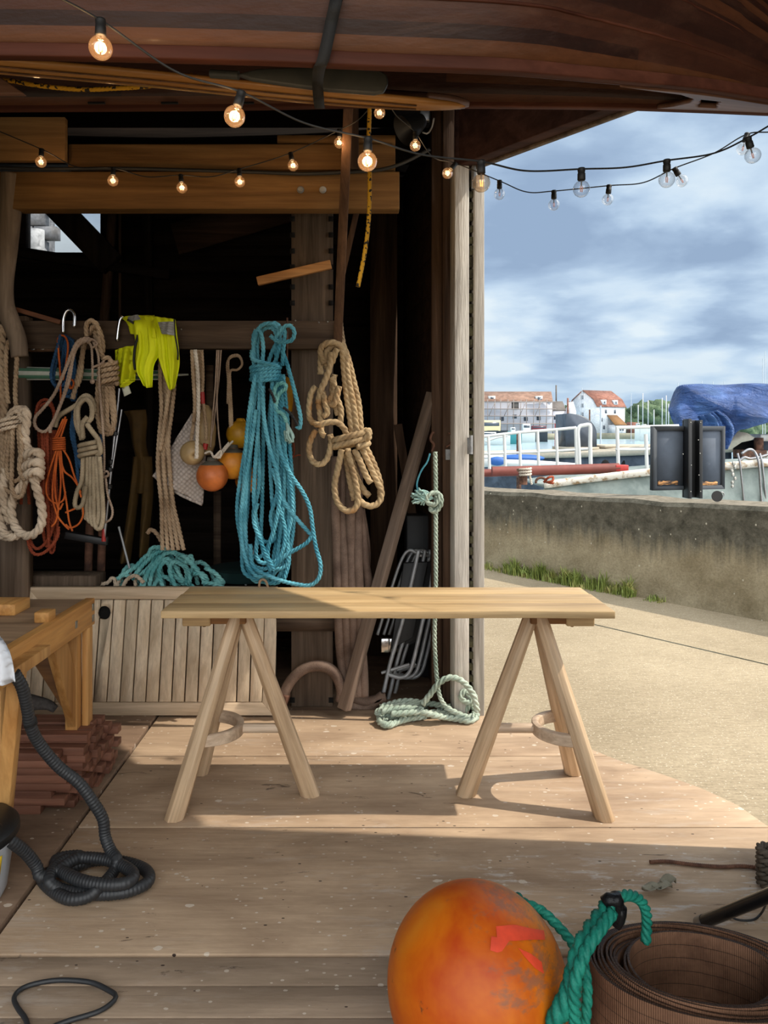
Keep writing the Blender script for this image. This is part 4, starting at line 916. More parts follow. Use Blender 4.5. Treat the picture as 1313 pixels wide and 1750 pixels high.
# --- thick tan hank on the post
t = rthing('thick golden tan hank with a doubled collar hanging on the right end of the rail', 600, 875, 3.50)
Y3 = 3.50
lp = [wp(p, Y3) for p in ([(555, 622), (548, 600), (556, 588, -.02), (572, 586, -.02), (584, 596, -.01), (588, 630), (592, 670), (598, 710), (602, 742)], [(560, 630, .02), (558, 606, .0), (566, 592, 0), (580, 592), (590, 608), (596, 650), (604, 690), (610, 738)], [(548, 640, .02), (550, 602, .02), (562, 590, .03), (582, 586, .03), (594, 610, .03), (604, 650, .03), (613, 690, .03), (617, 736, .02)],
    [(566, 602, -.03), (564, 625, -.03), (556, 650, -.03), (548, 668, -.03), (544, 690, -.02)], [(576, 596, -.03), (572, 606, -.03), (567, 620, -.02)])]
many(t, 'top_loop', 'tan_thick', lp, .0165, groove=.26)
lp = [wp(p, Y3-.02) for p in ([(540, 660), (532, 672), (528, 700), (531, 718), (544, 726, -.03), (560, 722, -.04), (576, 722, -.04), (588, 732, -.03), (592, 742)], [(566, 645), (572, 660), (568, 676), (562, 688), (572, 690, -.02), (580, 660, -.02)], [(552, 670), (556, 690, -.02), (560, 705, -.02), (552, 712, -.02)], [(576, 680, .01), (583, 700, .01), (582, 722, .01)], [(540, 735), (530, 755), (529, 775), (536, 790, -.01), (550, 793, -.01), (561, 780), (566, 755), (564, 742)], [(545, 690, 0), (548, 715, .0), (550, 740, -.01), (556, 745, -.01)], [(572, 640, .02), (568, 670, .02), (578, 710, .02)])]
many(t, 'knotted_bight', 'tan_thick', lp, .0155, groove=.26)
many(t, 'wrapping', 'tan_thick', [wraps(601, 742, 765, 2.2, .082, Y3-.02, .045, .016, .03), wp([(622, 752, -.05), (631, 742, -.06), (628, 735, -.05), (618, 740, -.05)], Y3)], .0165, groove=.26)
lp = [wp(p, Y3) for p in ([(584, 768, -.03), (578, 800, -.03), (572, 828, -.03), (576, 856, -.03), (590, 872, -.03), (606, 870, -.03), (612, 852, -.03), (606, 815, -.03), (598, 785, -.02), (594, 768)], [(606, 768, -.01), (616, 790, -.02), (627, 815, -.02), (634, 826, -.02)], [(618, 765), (632, 795), (644, 822), (652, 840), (648, 858, -.01), (634, 865, -.02), (620, 860, -.02), (608, 848, 0)], [(626, 765, .03), (640, 795, .03), (650, 826, .03), (650, 850, .02)], [(590, 775, .02), (598, 820, .02), (606, 855, .0)], [(600, 775, .03), (610, 815, .03), (622, 838, .02), (632, 848, .02)])]
many(t, 'coil', 'tan_thick', lp, .0165, groove=.26)
many(t, 'hanging_tail', 'tan_rope', [wp([(577, 542, .06), (582, 548, .05), (584, 565, .04), (588, 590, .04)], Y3)], .0115)
# --- brown hoses behind
t = rthing('bundle of brown canvas hoses hanging behind the golden hank', 600, 1180, 3.60, 'canvas_hose')
lp = [wp([(574+k*13, 780, .03*(k % 2)), (573+k*13, 860, .03*(k % 2)), (576+k*12, 940, .02), (578+k*12, 1010, .0), (580+k*12, 1080), (584+k*12, 1130), (592+k*10, 1165, -.02), (598+k*8, 1190, -.03)], 3.60) for k in range(4)]
lp += [wp([(606, 840, .05), (618, 900, .05), (624, 960, .05), (630, 1010, .05), (622, 1080, .05)], 3.60), wp([(616, 870, .08), (626, 940, .08), (622, 1000, .08)], 3.60)]
mb = MB()
for P in lp: mb.tube(P, .0235, 14)
obj('hose', mb, 'hose_brown', t, 'all')
mb = MB(); mb.tube(wp([(480, 1205), (486, 1185), (500, 1160), (522, 1142), (548, 1138), (568, 1146), (580, 1165), (584, 1185), (582, 1198)], 3.56), .026, 16)
o = obj('arched_hose', mb, 'hose_brown', t, 'all'); mb = MB().tube(wp([(481, 1201), (487, 1184)], 3.56), .030, 16); mb.tube(wp([(478, 1206), (482, 1196)], 3.56), .02, 16)
obj('coupling', mb, 'rust', t, 'all')
mb = MB()
for (a, c) in (((596, 1190), (660, 1192)), ((594, 1202), (655, 1188))): mb.tube(wp([a, ((a[0]+c[0])/2, a[1]+8), c], 3.66), .025, 14)
obj('floor_bight', mb, 'hose_brown', t, 'all')
# --- green mooring rope at the door post
t = rthing('mint green rope hanging by the door post and coiled on the floor', 745, 1200, 3.5)
many(t, 'hanging_part', 'mint_rope', [wp([(744, 772), (745, 830), (745, 900), (745, 1000), (743, 1080), (744, 1120), (747, 1160), (752, 1190), (762, 1208)], 3.47)+0.0], .0115)
many(t, 'knot', 'mint_rope', [wp([(738, 872), (752, 866, -.03), (754, 850, -.03), (746, 842, -.02), (732, 846, -.03), (730, 858, -.03), (744, 862, -.04), (753, 846, -.03)], 3.47), wp([(736, 866, -.02), (738, 874, -.03), (748, 872, -.03), (752, 860, -.02)], 3.47)], .0125)
mb = MB(); c0 = W(736, 852, 3.45)
for k in range(60):
    a = random.uniform(-.9, .9); l_ = random.uniform(.04, .095); dx = -l_*math.cos(a); dz = l_*.55*math.sin(a)+.012; e_ = c0+np.array([dx, random.uniform(-.03, .03), dz-.02*(k % 4 == 0)])
    mb.tube(cr([c0+[.012, 0, 0], (c0+e_)/2+[0, 0, random.uniform(-.01, .02)], e_]), .0042, 5)
obj('frayed_end', mb, 'fray', t, 'all')
zz = lambda *p: [(a, b_, c_) for a, b_, c_ in p]
R = .0165
lp = [wp([(762, 1208), (775, 1216), (800, 1226), (812, 1222)], 3.47), gp(zz((812, 1222, .03), (808, 1205, .05), (790, 1198, .03), (760, 1212, .02), (700, 1228, .02), (660, 1238, .02), (648, 1232, .02), (656, 1226, .02), (700, 1226, .02)), 0),
      gp(zz((730, 1208, .02), (700, 1204, .05), (668, 1208, .05), (648, 1214, .04), (646, 1222, .02), (670, 1226, .02), (720, 1218, .03), (760, 1220, .02), (790, 1226, .02), (818, 1222, .02)), 0),
      gp(zz((650, 1208, .05), (690, 1198, .06), (730, 1202, .05), (770, 1208, .05)), 0), gp(zz((660, 1222, .03), (700, 1214, .055), (740, 1222, .05), (776, 1228, .02), (800, 1232, .018), (815, 1226, .018)), 0),
      gp(zz((652, 1216, .06), (690, 1210, .07), (722, 1214, .06), (700, 1218, .06), (668, 1220, .06)), 0), gp(zz((728, 1224, .02), (690, 1230, .02), (664, 1240, .018), (654, 1236, .018), (660, 1230, .02)), 0)]
lp.append(wp([(722, 1204, .0), (736, 1186, .0), (750, 1168, .0), (768, 1158, .0), (787, 1162, .0), (802, 1176, .0), (811, 1192, 0), (816, 1216, 0)], 3.44))
many(t, 'floor_coil', 'mint_rope', lp, .0155, ref=(.2, .4, 1))
many(t, 'floor_knot', 'mint_rope', [wp([(790, 1186), (804, 1182, -.02), (812, 1192, -.02), (800, 1200, -.03), (788, 1192, -.03), (796, 1180, -.02), (806, 1198, -.02), (798, 1212), (790, 1222)], 3.52)], .0145)
P = wp([(742, 738), (738, 742), (736, 752), (742, 760), (738, 772)], 3.58)
tag(obj('hook', MB().tube(P, .006, 10), 'rust', None, 'all'), 'rusty bent hook holding the mint green rope', 'hook')
tag(obj('blue_cord', MB().tube(wp([(735, 775), (730, 790), (720, 805), (713, 825), (714, 840)], 3.52), .0045, 8), 'blue_rope', None, 'all'), 'thin blue cord curving beside the mint green rope', 'cord')
tag(obj('hinge_plate', MB().box((WX(762, 3.58), 3.585, WZ(786, 3.58)), (WX(774, 3.58), 3.602, WZ(768, 3.58))), 'stone_grey', bevel=.002), 'small pale plate nailed to the door post', 'plate')
t = thing('door_hinge', 'pale barrel hinge in the door frame gap', 'hinge', W(804, 774, 3.50))
obj('barrel', MB().lathe([(.009, 0), (.009, .09)], W(805, 776, 3.50), 12), 'stone_grey', t, True); obj('hinge_leaf', MB().box((WX(799, 3.5), 3.50, WZ(776, 3.5)), (WX(806, 3.5), 3.506, WZ(748, 3.5))), 'stone_grey', t)
P = wp([(766, 740), (773, 744), (770, 758), (762, 764)], 3.57); tag(obj('strap_hook', MB().sweep(P, [(-.004, -.012), (.004, -.012), (.004, .012), (-.004, .012)]), 'rust', None, 'all'), 'brown curved strap end on the door post above the pale plate', 'hook')
# --- teal pile on the locker
t = rthing('tangled pile of teal rope heaped on the locker top', 300, 1003, 3.74, 'rope_pile')
lp = []; bz2 = WZ(1003, 3.78)
def hump(x): return max(0.0, 1-((x-285)/105.)**2)
def tp_(x, k): return hump(x)
tr_ = [[(205, 985), (230, 970), (250, 950), (275, 938), (300, 945), (325, 962), (345, 985), (352, 1003)], [(225, 990), (245, 965), (268, 945), (290, 940), (312, 958), (324, 985), (322, 1003)], [(240, 1003), (258, 970), (285, 945), (305, 950), (318, 975), (318, 1000)], [(255, 1003), (262, 975), (280, 955), (296, 962), (312, 990), (330, 1003)],
       [(278, 1003), (272, 975), (284, 960), (300, 985), (320, 1003)], [(245, 1003), (255, 975), (276, 955), (268, 975), (272, 1003)], [(300, 1003), (290, 975), (298, 960), (318, 970), (330, 985)], [(330, 980), (345, 980), (354, 990), (350, 1003)], [(345, 995), (365, 998), (382, 1003)], [(210, 980), (225, 985), (245, 978), (262, 960)], [(262, 1003), (275, 985), (290, 990), (305, 1003)],
       [(200, 990), (222, 975), (246, 962), (270, 950), (292, 944), (318, 954), (340, 975)], [(316, 962), (326, 950), (330, 970), (322, 995)], [(350, 970), (366, 978), (380, 992)], [(288, 938), (262, 936), (255, 950), (266, 962)]]
for k, p in enumerate(tr_): lp.append(wp([(a, b_, -.04+.018*((k*5+q) % 5)) for q, (a, b_) in enumerate(p)], 3.80))
for k in range(5):
    x = 222+k*29; h0 = 62*hump(x); lp.append(wp([(x-16, 1003), (x-10, 1003-h0*.7), (x+4, 1003-h0*.92, .03), (x+22, 1003-h0*.6, .02), (x+30, 1004, 0)], 3.82+.012*k))
many(t, 'rope', 'teal_rope', lp, .0125)
many(t, 'pale_end', 'pale_rope', [wp([(152, 985), (158, 993), (170, 998), (184, 996), (191, 988), (196, 990), (198, 1004)], 3.79), wp([(200, 1003), (206, 988), (218, 982), (230, 990), (232, 1004)], 3.79), wp([(210, 1003), (218, 990), (232, 984), (246, 996)], 3.74)], .011)
obj('frayed_knot', MB().ball(W(376, 993, 3.82), .034, 14, (1.1, .8, .7)), 'teal_rope', t, 'all')
tag(obj('wire_loop', MB().tube(wp([(443, 1004), (444, 994), (449, 990), (455, 994), (458, 1004)], 3.40), .006, 8), 'tan_rope', None, 'all'), 'little tan loop of cord standing below the blue hank', 'cord')
plain('dark_bin', (28, 52, 52), .5)
tag(obj('green_tub', MB().lathe([(.10, 0), (.16, .0), (.19, .055), (.195, .06), (.0, .07)], (WX(420, 3.95), 3.95, .5855), 30), 'dark_bin', None, True), 'dark green tub lid lying on the locker behind the blue hank', 'tub')
# ================================================================== OTHER THINGS ON THE RAIL
# walking stick hooks, crutch
t = thing('crutch', 'silver crutch with black clips and a red tip hanging left of the vest', 'crutch', W(178, 945, 3.54))
obj('pole', MB().tube([W(204, 664, 3.54), W(178, 920, 3.50)], .0085, 12), 'steel', t, True)
obj('tip', MB().lathe([(.009, 0), (.011, .0), (.008, .06)], W(177.5, 925, 3.50), 12), 'red_cap', t, True); obj('foot_tube', MB().tube([W(178, 918, 3.5), W(177.6, 925, 3.5)], .0065, 10), 'steel', t, True)
for (px, py) in ((197, 745), (190, 794), (188, 806), (187, 836), (180, 925)):
    obj('clip', MB().lathe([(.008, 0), (.015, .004), (.015, .02), (.008, .024)], W(px, py, 3.51), 12), 'black_plastic', t, True)
obj('second_pole', MB().tube([W(208, 700, 3.52), W(192, 800, 3.50)], .006, 10), 'steel', t, True)
tag(obj('dark_bar', MB().beam(W(112, 914, 3.52), W(184, 926, 3.52), .035, .03, (0, 1, 0)), 'black_plastic', bevel=.004), 'short black bar behind the orange cord ends', 'bar')
for k, (pts, lab) in enumerate((([(108, 570), (108, 548), (113, 533), (120, 530), (127, 538), (127, 560)], 'chrome hook handle standing over the rail above the blue cord'), ([(200, 583), (202, 565), (205, 548), (210, 540)], 'chrome hook handle on the rail beside the yellow vest'))):
    tag(obj('walking_stick', MB().tube(wp(pts, 3.52), .0085, 12), 'chrome', None, 'all'), lab, 'walking stick')
plain('white_stripe', (196, 200, 190), .8); plain('green_stripe', (72, 116, 92), .8)
t = thing('folded_umbrella', 'furled green and white umbrella lying along behind the ropes', 'umbrella', W(170, 645, 3.62))
for k in range(8):
    a = 2*PI*k/8; P = wp([(28, 638), (100, 639), (200, 641), (300, 641)], 3.62); P = P+np.array([0, .014*math.cos(a), .018*math.sin(a)]); obj('panel', MB().tube(P, .0125, 10, scale=np.linspace(1.3, .35, len(P))), 'green_stripe' if k % 2 else 'white_stripe', t, 'all')
obj('point', MB().tube([W(296, 641, 3.62), W(322, 640, 3.62)], .007, 10, scale=[1, .6]), 'white_stripe', t, True)
# high visibility vest
plain('hivis', (230, 238, 8), .75, nscale=14, noise=.1, bump=.15); plain('hivis_edge', (30, 32, 30), .7); plain('reflective', (150, 150, 146), .35)
MATS['hivis'].node_tree.nodes['Principled BSDF'].inputs['Emission Strength'].default_value = 0
t = thing('hi_vis_vest', 'bright yellow high visibility vest draped over the rope rail', 'vest', W(258, 650, 3.5))
def vest(name, L, R, Y, mat='hivis', **k): return obj(name, MB().grid(cloth(L, R, Y, **k)), mat, t, 'all', solid=.003)
vest('back_panel', [(197, 598), (196, 630), (198, 660)], [(232, 590), (232, 630), (230, 652)], 3.54, folds=1.2)
vest('front_panel', [(214, 544, .06), (224, 556, -.01), (230, 585, -.02), (229, 610, -.02), (231, 632, -.02), (246, 652, -.02)], [(262, 540, .06), (270, 570, -.03), (274, 600, -.03), (268, 612, -.04), (262, 626, -.04), (260, 658, -.03)], 3.48, folds=2.2, amp=.018, drop=.022)
vest('front_panel', [(250, 540, .06), (262, 565, -.01), (268, 592, -.03), (270, 610, -.03), (278, 632, -.03), (289, 660, -.03)], [(299, 546, .06), (302, 575, 0), (305, 600, 0), (306, 620, -.02), (303, 640, -.02), (298, 660, -.03)], 3.48, folds=1.8, amp=.016, ph=1.5, drop=.02)
vest('shoulder', [(206, 542, .06), (216, 552, 0), (222, 570, -.01)], [(264, 539, .08), (266, 560, -.03), (268, 580, -.03)], 3.475, folds=1.5)
vest('hem_flap', [(196, 650), (198, 655), (206, 662)], [(232, 648), (228, 652), (214, 662)], 3.53, folds=1.)
vest('reflective_strip', [(270, 551, -.03), (276, 570, -.03)], [(297, 550, -.03), (298, 573, -.03)], 3.45, 'reflective', folds=1, amp=.006, bow=.005)
vest('collar', [(218, 542, .03), (222, 550, .0)], [(236, 538, .03), (240, 545, .0)], 3.45, 'reflective', folds=1, amp=.004, bow=.004)
o = MB(); o.sweep(wp([(218, 546), (232, 556), (236, 572), (231, 592), (229, 615), (231, 632)], 3.445), [(-.005, -.004), (.005, -.004), (.005, .004), (-.005, .004)]); o.sweep(wp([(298, 546), (299, 570), (304, 600), (304, 615)], 3.44), [(-.003, -.004), (.003, -.004), (.003, .004), (-.003, .004)])
obj('piping', o, 'hivis_edge', t, 'all')
plain('care_label', (206, 206, 190), .7); obj('care_label', MB().grid(cloth([(208, 663), (212, 678)], [(220, 659), (225, 672)], 3.53, 6, 6, .5, .003, bow=.004)), 'care_label', t, 'all', solid=.001)
# textured mat
m, tt, bb = newmat('waffle')
v = tt.coords((1, .001, 1), rot=(0, .8, 0)); ck = tt.n('ShaderNodeTexVoronoi', i={'Vector': v, 'Scale': 62.0, 'Randomness': .25})
c = tt.mix(tt.math('MULTIPLY', ck.outputs[0], .9), lin((205, 192, 182)), lin((120, 108, 100))); setb(tt, bb, c, .9, tt.bump(ck.outputs[0], .9, .01))
t = thing('waffle_mat', 'pale waffle textured mat hanging corner down behind the floats', 'mat', W(335, 862, 3.58))
P = cloth([(328, 706), (302, 748), (280, 785), (262, 812)], [(346, 722), (352, 760), (350, 810), (346, 862)], 3.57, 24, 30, 1.0, .012)
obj('body', MB().grid(P), 'waffle', t, 'all', solid=.012)
obj('hem', MB().tube(wp([(262, 812), (290, 834), (318, 850), (346, 862)], 3.565), .008, 10), 'waffle', t, 'all')
# floats
def fmat(name, c1, c2):
    m, t, b = newmat(name); n = t.noise(t.coords(), 9, 6, .65); c = t.ramp(n, [(.32, lin(c1)), (.66, lin(c2))]); setb(t, b, c, .5, t.bump(t.noise(t.coords(), 60, 3), .1, .003))
fmat('float_orange', (170, 86, 34), (216, 120, 58)); fmat('float_amber', (190, 110, 20), (222, 146, 40)); fmat('float_yellow', (150, 104, 14), (206, 152, 24)); fmat('float_beige', (150, 124, 84), (186, 158, 114)); plain('float_cap', (82, 78, 68), .8)
def flt(lab, px, py, rp, Y, mat, cap=True, ax=(0, 0, 1), hole=False):
    r = rp*Y/F; c = W(px, py, Y); t = thing('float', lab, 'float', c-[0, 0, r])
    pr = [(r*math.sin(q), -r*math.cos(q)) for q in np.linspace(0.03, PI-.35, 26)]
    obj('body', MB().lathe(pr+[(r*.30, r*1.02), (r*.26, r*1.12), (0, r*1.14)] if not hole else [(r*.16, -r*.86)]+pr[3:]+[(r*.16, r*.86), (.001, r*.6)], c, 36, ax), mat, t, 'all')
    if cap: obj('cap', MB().lathe([(r*1.006*math.sin(q), -r*1.006*math.cos(q)) for q in np.linspace(PI-.82, PI-.34, 8)]+[(r*.34, r*1.03), (r*.30, r*1.18), (0, r*1.2)], c, 32, ax), 'float_cap', t, 'all')
    return t
flt('orange float with a dark cap, lowest of the hanging floats', 363, 813, 27, 3.45, 'float_orange')
flt('amber float with a dark cap right of the lowest orange float', 398, 792, 27, 3.52, 'float_amber')
flt('yellow float behind the capped amber float', 411, 742, 24, 3.64, 'float_yellow', False)
flt('beige float with a centre hole on a white rope', 329, 774, 21, 3.46, 'float_beige', False, (.35, -.85, -.25), True)
flt('dim orange float partly hidden behind the blue hank', 424, 820, 22, 3.66, 'float_amber', False)
tag(obj('fender', MB().lathe([(.0, 0), (.03, .005), (.045, .05), (.05, .13), (.04, .2), (.015, .24), (0, .245)], W(352, 778, 3.54), 24), 'float_beige', None, 'all'), 'pale fender hanging behind the beige float', 'fender')
tag(obj('yellow_fender', MB().lathe([(.0, 0), (.03, .005), (.035, .05), (.03, .16), (0, .18)], W(489, 705, 3.60), 20), 'float_yellow', None, 'all'), 'narrow yellow fender behind the blue hank tail', 'fender')
# ochre waders
plain('ochre', (92, 68, 26), .8, nscale=12, noise=.5)
t = thing('waders', 'dull ochre oilskin waders hanging in the dark behind the vest', 'waders', W(245, 940, 4.15))
def wad(name, L, R): obj(name, MB().grid(cloth(L, R, 4.15, folds=.8, amp=.012, bow=.05)), 'ochre', t, 'all', solid=.006)
wad('bib', [(212, 703), (220, 718), (226, 760), (232, 790), (228, 842)], [(250, 700), (252, 720), (250, 760), (258, 800), (258, 842)])
wad('trouser_leg', [(228, 780), (222, 840), (214, 900), (205, 960)], [(246, 780), (238, 840), (230, 900), (222, 960)]); wad('trouser_leg', [(240, 780), (242, 840), (240, 900), (238, 950)], [(260, 780), (262, 840), (256, 900), (252, 950)])
# stick wedged at the post, laths
tag(obj('sawn_stick', MB().beam(W(440, 481, 3.60), W(566, 452, 3.60), .042, .03), 'orange_lath', bevel=.003), 'short orange sawn stick wedged across the grey brown post', 'stick')
tag(obj('lath', MB().beam(W(577, 590, 3.50), W(597, 150, 3.20), .042, .02), 'lath', bevel=.002), 'long thin upright lath in front of the amber beam', 'lath')
tag(obj('lath', MB().beam(W(583, 480, 3.72), W(612, 352, 3.70), .028, .02), 'lath', bevel=.002), 'slanting lath in the dark right of the grey brown post', 'lath')
tag(obj('cut_block', MB().box((WX(588, 3.38), 3.38, WZ(288, 3.38)), (WX(613, 3.38), 3.43, WZ(170, 3.38))), 'brown_post', bevel=.003), 'short dark upright board behind the long lath', 'board')
tag(obj('thin_batten', MB().beam(W(-10, 518, 3.52), W(104, 551, 3.52), .022, .02), 'red_lath', bevel=.002), 'thin reddish batten sloping down to the left end of the rail', 'batten')
tag(align(obj('leaning_timber', MB().beam(W(588, 1212, 3.53), W(740, 672, 3.70), .056, .046, (.75, 1, 0)), 'leaning_timber', bevel=.004), W(588, 1212, 3.53), W(740, 672, 3.70)), 'long timber bar leaning diagonally beside the folding chairs', 'timber')
tag(obj('short_timber', MB().beam(W(705, 880, 4.2), W(680, 725, 4.2), .05, .03), 'brown_post', bevel=.003), 'short dark timber standing behind the leaning bar', 'timber')
for k, (a, c, lab) in enumerate((((203, 900), (225, 985), 'grey rod leaning in the dark left of the teal pile'), ((420, 1000), (440, 920), 'thin dark rod behind the floats'))):
    tag(obj('rod', MB().tube([W(*a, 3.8), W(*c, 3.8)], .006, 8), 'grey_tube', None, True), lab, 'rod')
for k, (x, lab) in enumerate(((150, 'dark red paddle shaft standing behind the braided hank'), (172, 'second dark paddle shaft next to the crutch tip'))):
    tag(obj('shaft', MB().tube([W(x, 1003, 4.0), W(x+4, 880, 4.0)], .022, 12), 'rust', None, True), lab, 'shaft')
for k, (x, d, lab) in enumerate(((365, 1.0, 'grey plank end standing in the dark under the floats'), (352, .0, 'dark board hanging behind the pale ropes'))):
    tag(obj('dark_plank', MB().box((WX(x, 4.3), 4.3, WZ(1000 if k == 0 else 780, 4.3)), (WX(x+12, 4.3), 4.32, WZ(840 if k == 0 else 624, 4.3))), 'rail_wood'), lab, 'plank')
# folding chairs
def chair(dx, Y, lab):
    t = thing('folding_chair', lab, 'chair', W(680+dx, 1195, Y), 'folded chairs leaning in the corner')
    lean = .15
    def c(px, py, dy=0): return W(px+dx, py, Y+lean*(1200-py)/300+dy)
    r = .0105
    P = cr([c(640, 1198), c(652, 1195), c(668, 1130), c(690, 1055), c(706, 985), c(716, 940)]); obj('rear_leg', MB().tube(P, r, 12), 'grey_tube', t, 'all')
    P = cr([c(742, 960), c(735, 1010), c(722, 1065), c(708, 1125), c(699, 1150), c(684, 1158), c(662, 1152)]); obj('front_frame', MB().tube(P, r, 12), 'grey_tube', t, 'all')
    P = cr([c(645, 1085, .05), c(690, 950, .06), c(722, 950, .04)], .01); obj('back_frame', MB().tube(P, r*.8, 10), 'grey_tube', t, 'all')
    obj('seat', MB().poly([c(668, 1110, .03), c(706, 1090, .03), c(732, 960, .03), c(690, 962, .03)], (0, .02, 0)), 'dark_seat', t, bevel=.004)
    obj('cross_bar', MB().tube([c(652, 1150, .02), c(700, 1135, .02)], r*.8, 10), 'grey_tube', t, True)
    obj('hinge', MB().box(c(655, 1108)-[.012, .012, .02], c(661, 1096)+[.012, .0, .02]), 'chrome', t, bevel=.004)
    return t
chair(0, 3.70, 'grey tubular folding chair nearest the leaning timber'); chair(11, 3.78, 'middle grey tubular folding chair of the leaning three'); chair(20, 3.86, 'rear grey tubular folding chair next to the mint rope')
tag(obj('dark_crate', MB().box((WX(694, 4.1), 4.1, 0.0), (WX(742, 4.1), 4.3, WZ(880, 4.1))), 'dark_seat', bevel=.01), 'dark plastic crate standing behind the folding chairs', 'crate')
# ================================================================== UPTURNED BOAT OVERHEAD
near = cr([W(*p[:2], p[2]) for p in ((-900, 106, 1.75), (-400, 102, 1.58), (0, 103, 1.50), (400, 111, 1.50), (653, 121, 1.52), (850, 128, 1.56), (1000, 140, 1.64), (1186, 157, 1.77), (1313, 176, 1.86), (1400, 190, 1.95))], .02)
far = cr([W(*p[:2], p[2]) for p in ((-900, 200, 2.2), (-400, 190, 2.28), (0, 186, 2.30), (400, 183, 2.30), (650, 179, 2.27), (1000, 181, 2.15), (1186, 186, 2.06), (1313, 191, 2.00), (1400, 193, 1.955))], .02)
n = 110; sx = np.linspace(0, 1, n)
Nr = near[(sx*(len(near)-1)).round().astype(int)]; Fr = far[(sx*(len(far)-1)).round().astype(int)]
def section(inset=0.0, m=40):
    P = np.zeros((n, m, 3))
    for k in range(n):
        c = (Nr[k]+Fr[k])/2; hv = (Nr[k]-Fr[k])/2; L = np.linalg.norm(hv); up = np.array([0, hv[2]*hv[1], 0]); up = np.cross(np.array([1, 0, 0.]), hv); up /= np.linalg.norm(up)+1e-9
        up = up*(1 if up[2] > 0 else -1); rise = .50*min(1, (L/.35)**.6)
        for j, a in enumerate(np.linspace(0, PI, m)):
            ca, sa = math.cos(a), math.sin(a); w_ = math.copysign(abs(ca)**.55, ca)*(1+.10*sa)
            P[k, j] = c+hv*w_*(1-inset/max(L, .02))+up*(sa**.9*(rise-inset))
    return P
t = thing('upturned_boat', 'varnished mahogany boat hanging upside down under the roof', 'boat', (-.3, 1.9, 2.2))
P = section(); obj('hull', MB().grid(P), 'hull', t, 'all', solid=.012)
ho = t.children[-1]; ul = ho.data.uv_layers.new(name='UVMap'); vi = np.zeros(len(ho.data.loops), np.int32); ho.data.loops.foreach_get('vertex_index', vi)
wx_ = P[:, 0, 0]; ul.data.foreach_set('uv', np.stack([wx_[vi//40], (vi % 40)/39], 1).astype(np.float32).ravel())
# plank edges along the near side
for q in (3, 6):
    obj('strake_line', MB().sweep(P[:, q]+(P[:, q]-P[:, 20])*.012, [(-.003, -.004), (.003, -.004), (.003, .004), (-.003, .004)]), 'hull_rail', t)
sq = [(-.012, -.014), (.012, -.014), (.012, .014), (-.012, .014)]
obj('gunwale', MB().sweep(Nr+[0, -.012, .012], sq, (0, 0, 1)), 'hull_rail', t, bevel=.003)
obj('gunwale', MB().sweep(Fr+[0, .004, .016], [(-.012, -.022), (.012, -.022), (.012, .022), (-.012, .022)], (0, 0, 1)), 'hull_rail', t, bevel=.003)
mb = MB()
for px in (165, 290, 420, 560): mb.box(W(px, 176, 2.27)-[.026, .004, .0025], W(px, 176, 2.27)+[.026, .004, .0025])
obj('rail_slot', mb, 'void', t)
# breasthook near the stem, with its slot
def at_px(Ln, px):
    pp = Ln[:, 0]/Ln[:, 1]*F+CX; return np.array([np.interp(px, pp, Ln[:, q]) for q in range(3)])
nu, nv = 60, 26; V = []; keep = []
for i in range(nu):
    for j in range(nv):
        u, v = i/(nu-1), j/(nv-1); l_ = np.interp(v, [0, .12, .3, .5, .8, 1], [1060, 1165, 1189, 1182, 1152, 1120]); px = l_+(1398-l_)*u
        V.append(at_px(near, px)*(1-v)+at_px(far, px)*v+[0, 0, .002]); keep.append((px, v))
fs = []
for i in range(nu-1):
    for j in range(nv-1):
        a = i*nv+j; px, v = keep[a]
        if .26 < v < .74 and 1199-8*v < px < 1233-10*v: continue
        fs.append((a, a+1, a+nv+1, a+nv))
mb = MB().add(V, fs); obj('breasthook', mb, 'breasthook', t, 'all', solid=.012)
obj('thwart', MB().poly([W(-60, 118, 1.9), W(0, 131, 1.9), W(42, 160, 1.9), W(-60, 160, 1.9)], (0, .02, 0)), 'breasthook', t, bevel=.004)
# long board slung below
def plank_board(pts, hw, th, roll, n=80):
    C = cr([W(p[0], p[1], p[2]) for p in pts], .01); C = C[np.linspace(0, len(C)-1, n).round().astype(int)]
    u = np.linspace(0, 1, n); wv = hw*np.sqrt(np.clip(1-np.clip((u-.72)/.28, 0, 1)**2.4, .0004, 1)); m = 14; V = []
    for k in range(n):
        row = [C[k]+np.array([0, math.cos(a)*wv[k], math.cos(a)*wv[k]*roll])+np.array([0, 0, math.copysign(abs(math.sin(a))**.6, math.sin(a))*th*min(1, wv[k]/hw*1.6)]) for a in np.arange(m)*2*PI/m]; V.append(row)
    mb = MB(); V = np.array(V).reshape(-1, 3); i = np.arange(n-1)[:, None]*m; j = np.arange(m)[None, :]; j2 = (j+1) % m
    mb.add(V, np.stack([i+j, i+j2, i+m+j2, i+m+j], -1).reshape(-1, 4)); mb.f.append(list(range(m))); mb.f.append(list(range((n-1)*m, n*m))[::-1]); return mb, C, wv
t = thing('wooden_board', 'long honey coloured wooden board slung under the boat', 'board', W(300, 140, 1.9))
mb, C, wv = plank_board([(-420, 72, 1.78), (-100, 101, 1.80), (0, 112, 1.81), (250, 134, 1.83), (500, 160, 1.86), (680, 175, 1.88), (796, 182, 1.9)], .036, .010, -.06)
obj('body', mb, 'board_wood', t, 'all')
for s_ in (-.45, .25):
    Q = C+np.stack([0*wv, wv*s_, -.0115-0*wv+wv*s_*-.06], 1); obj('dark_stripe', MB().sweep(Q[:74], [(-.0022, -.0012), (.0022, -.0012), (.0022, .0012), (-.0022, .0012)], (0, 0, 1)), 'lath', t)
mb, C, wv = plank_board([(560, 158, 1.95), (650, 166, 1.97), (740, 172, 1.99), (802, 178, 2.0)], .036, .009, -.06)
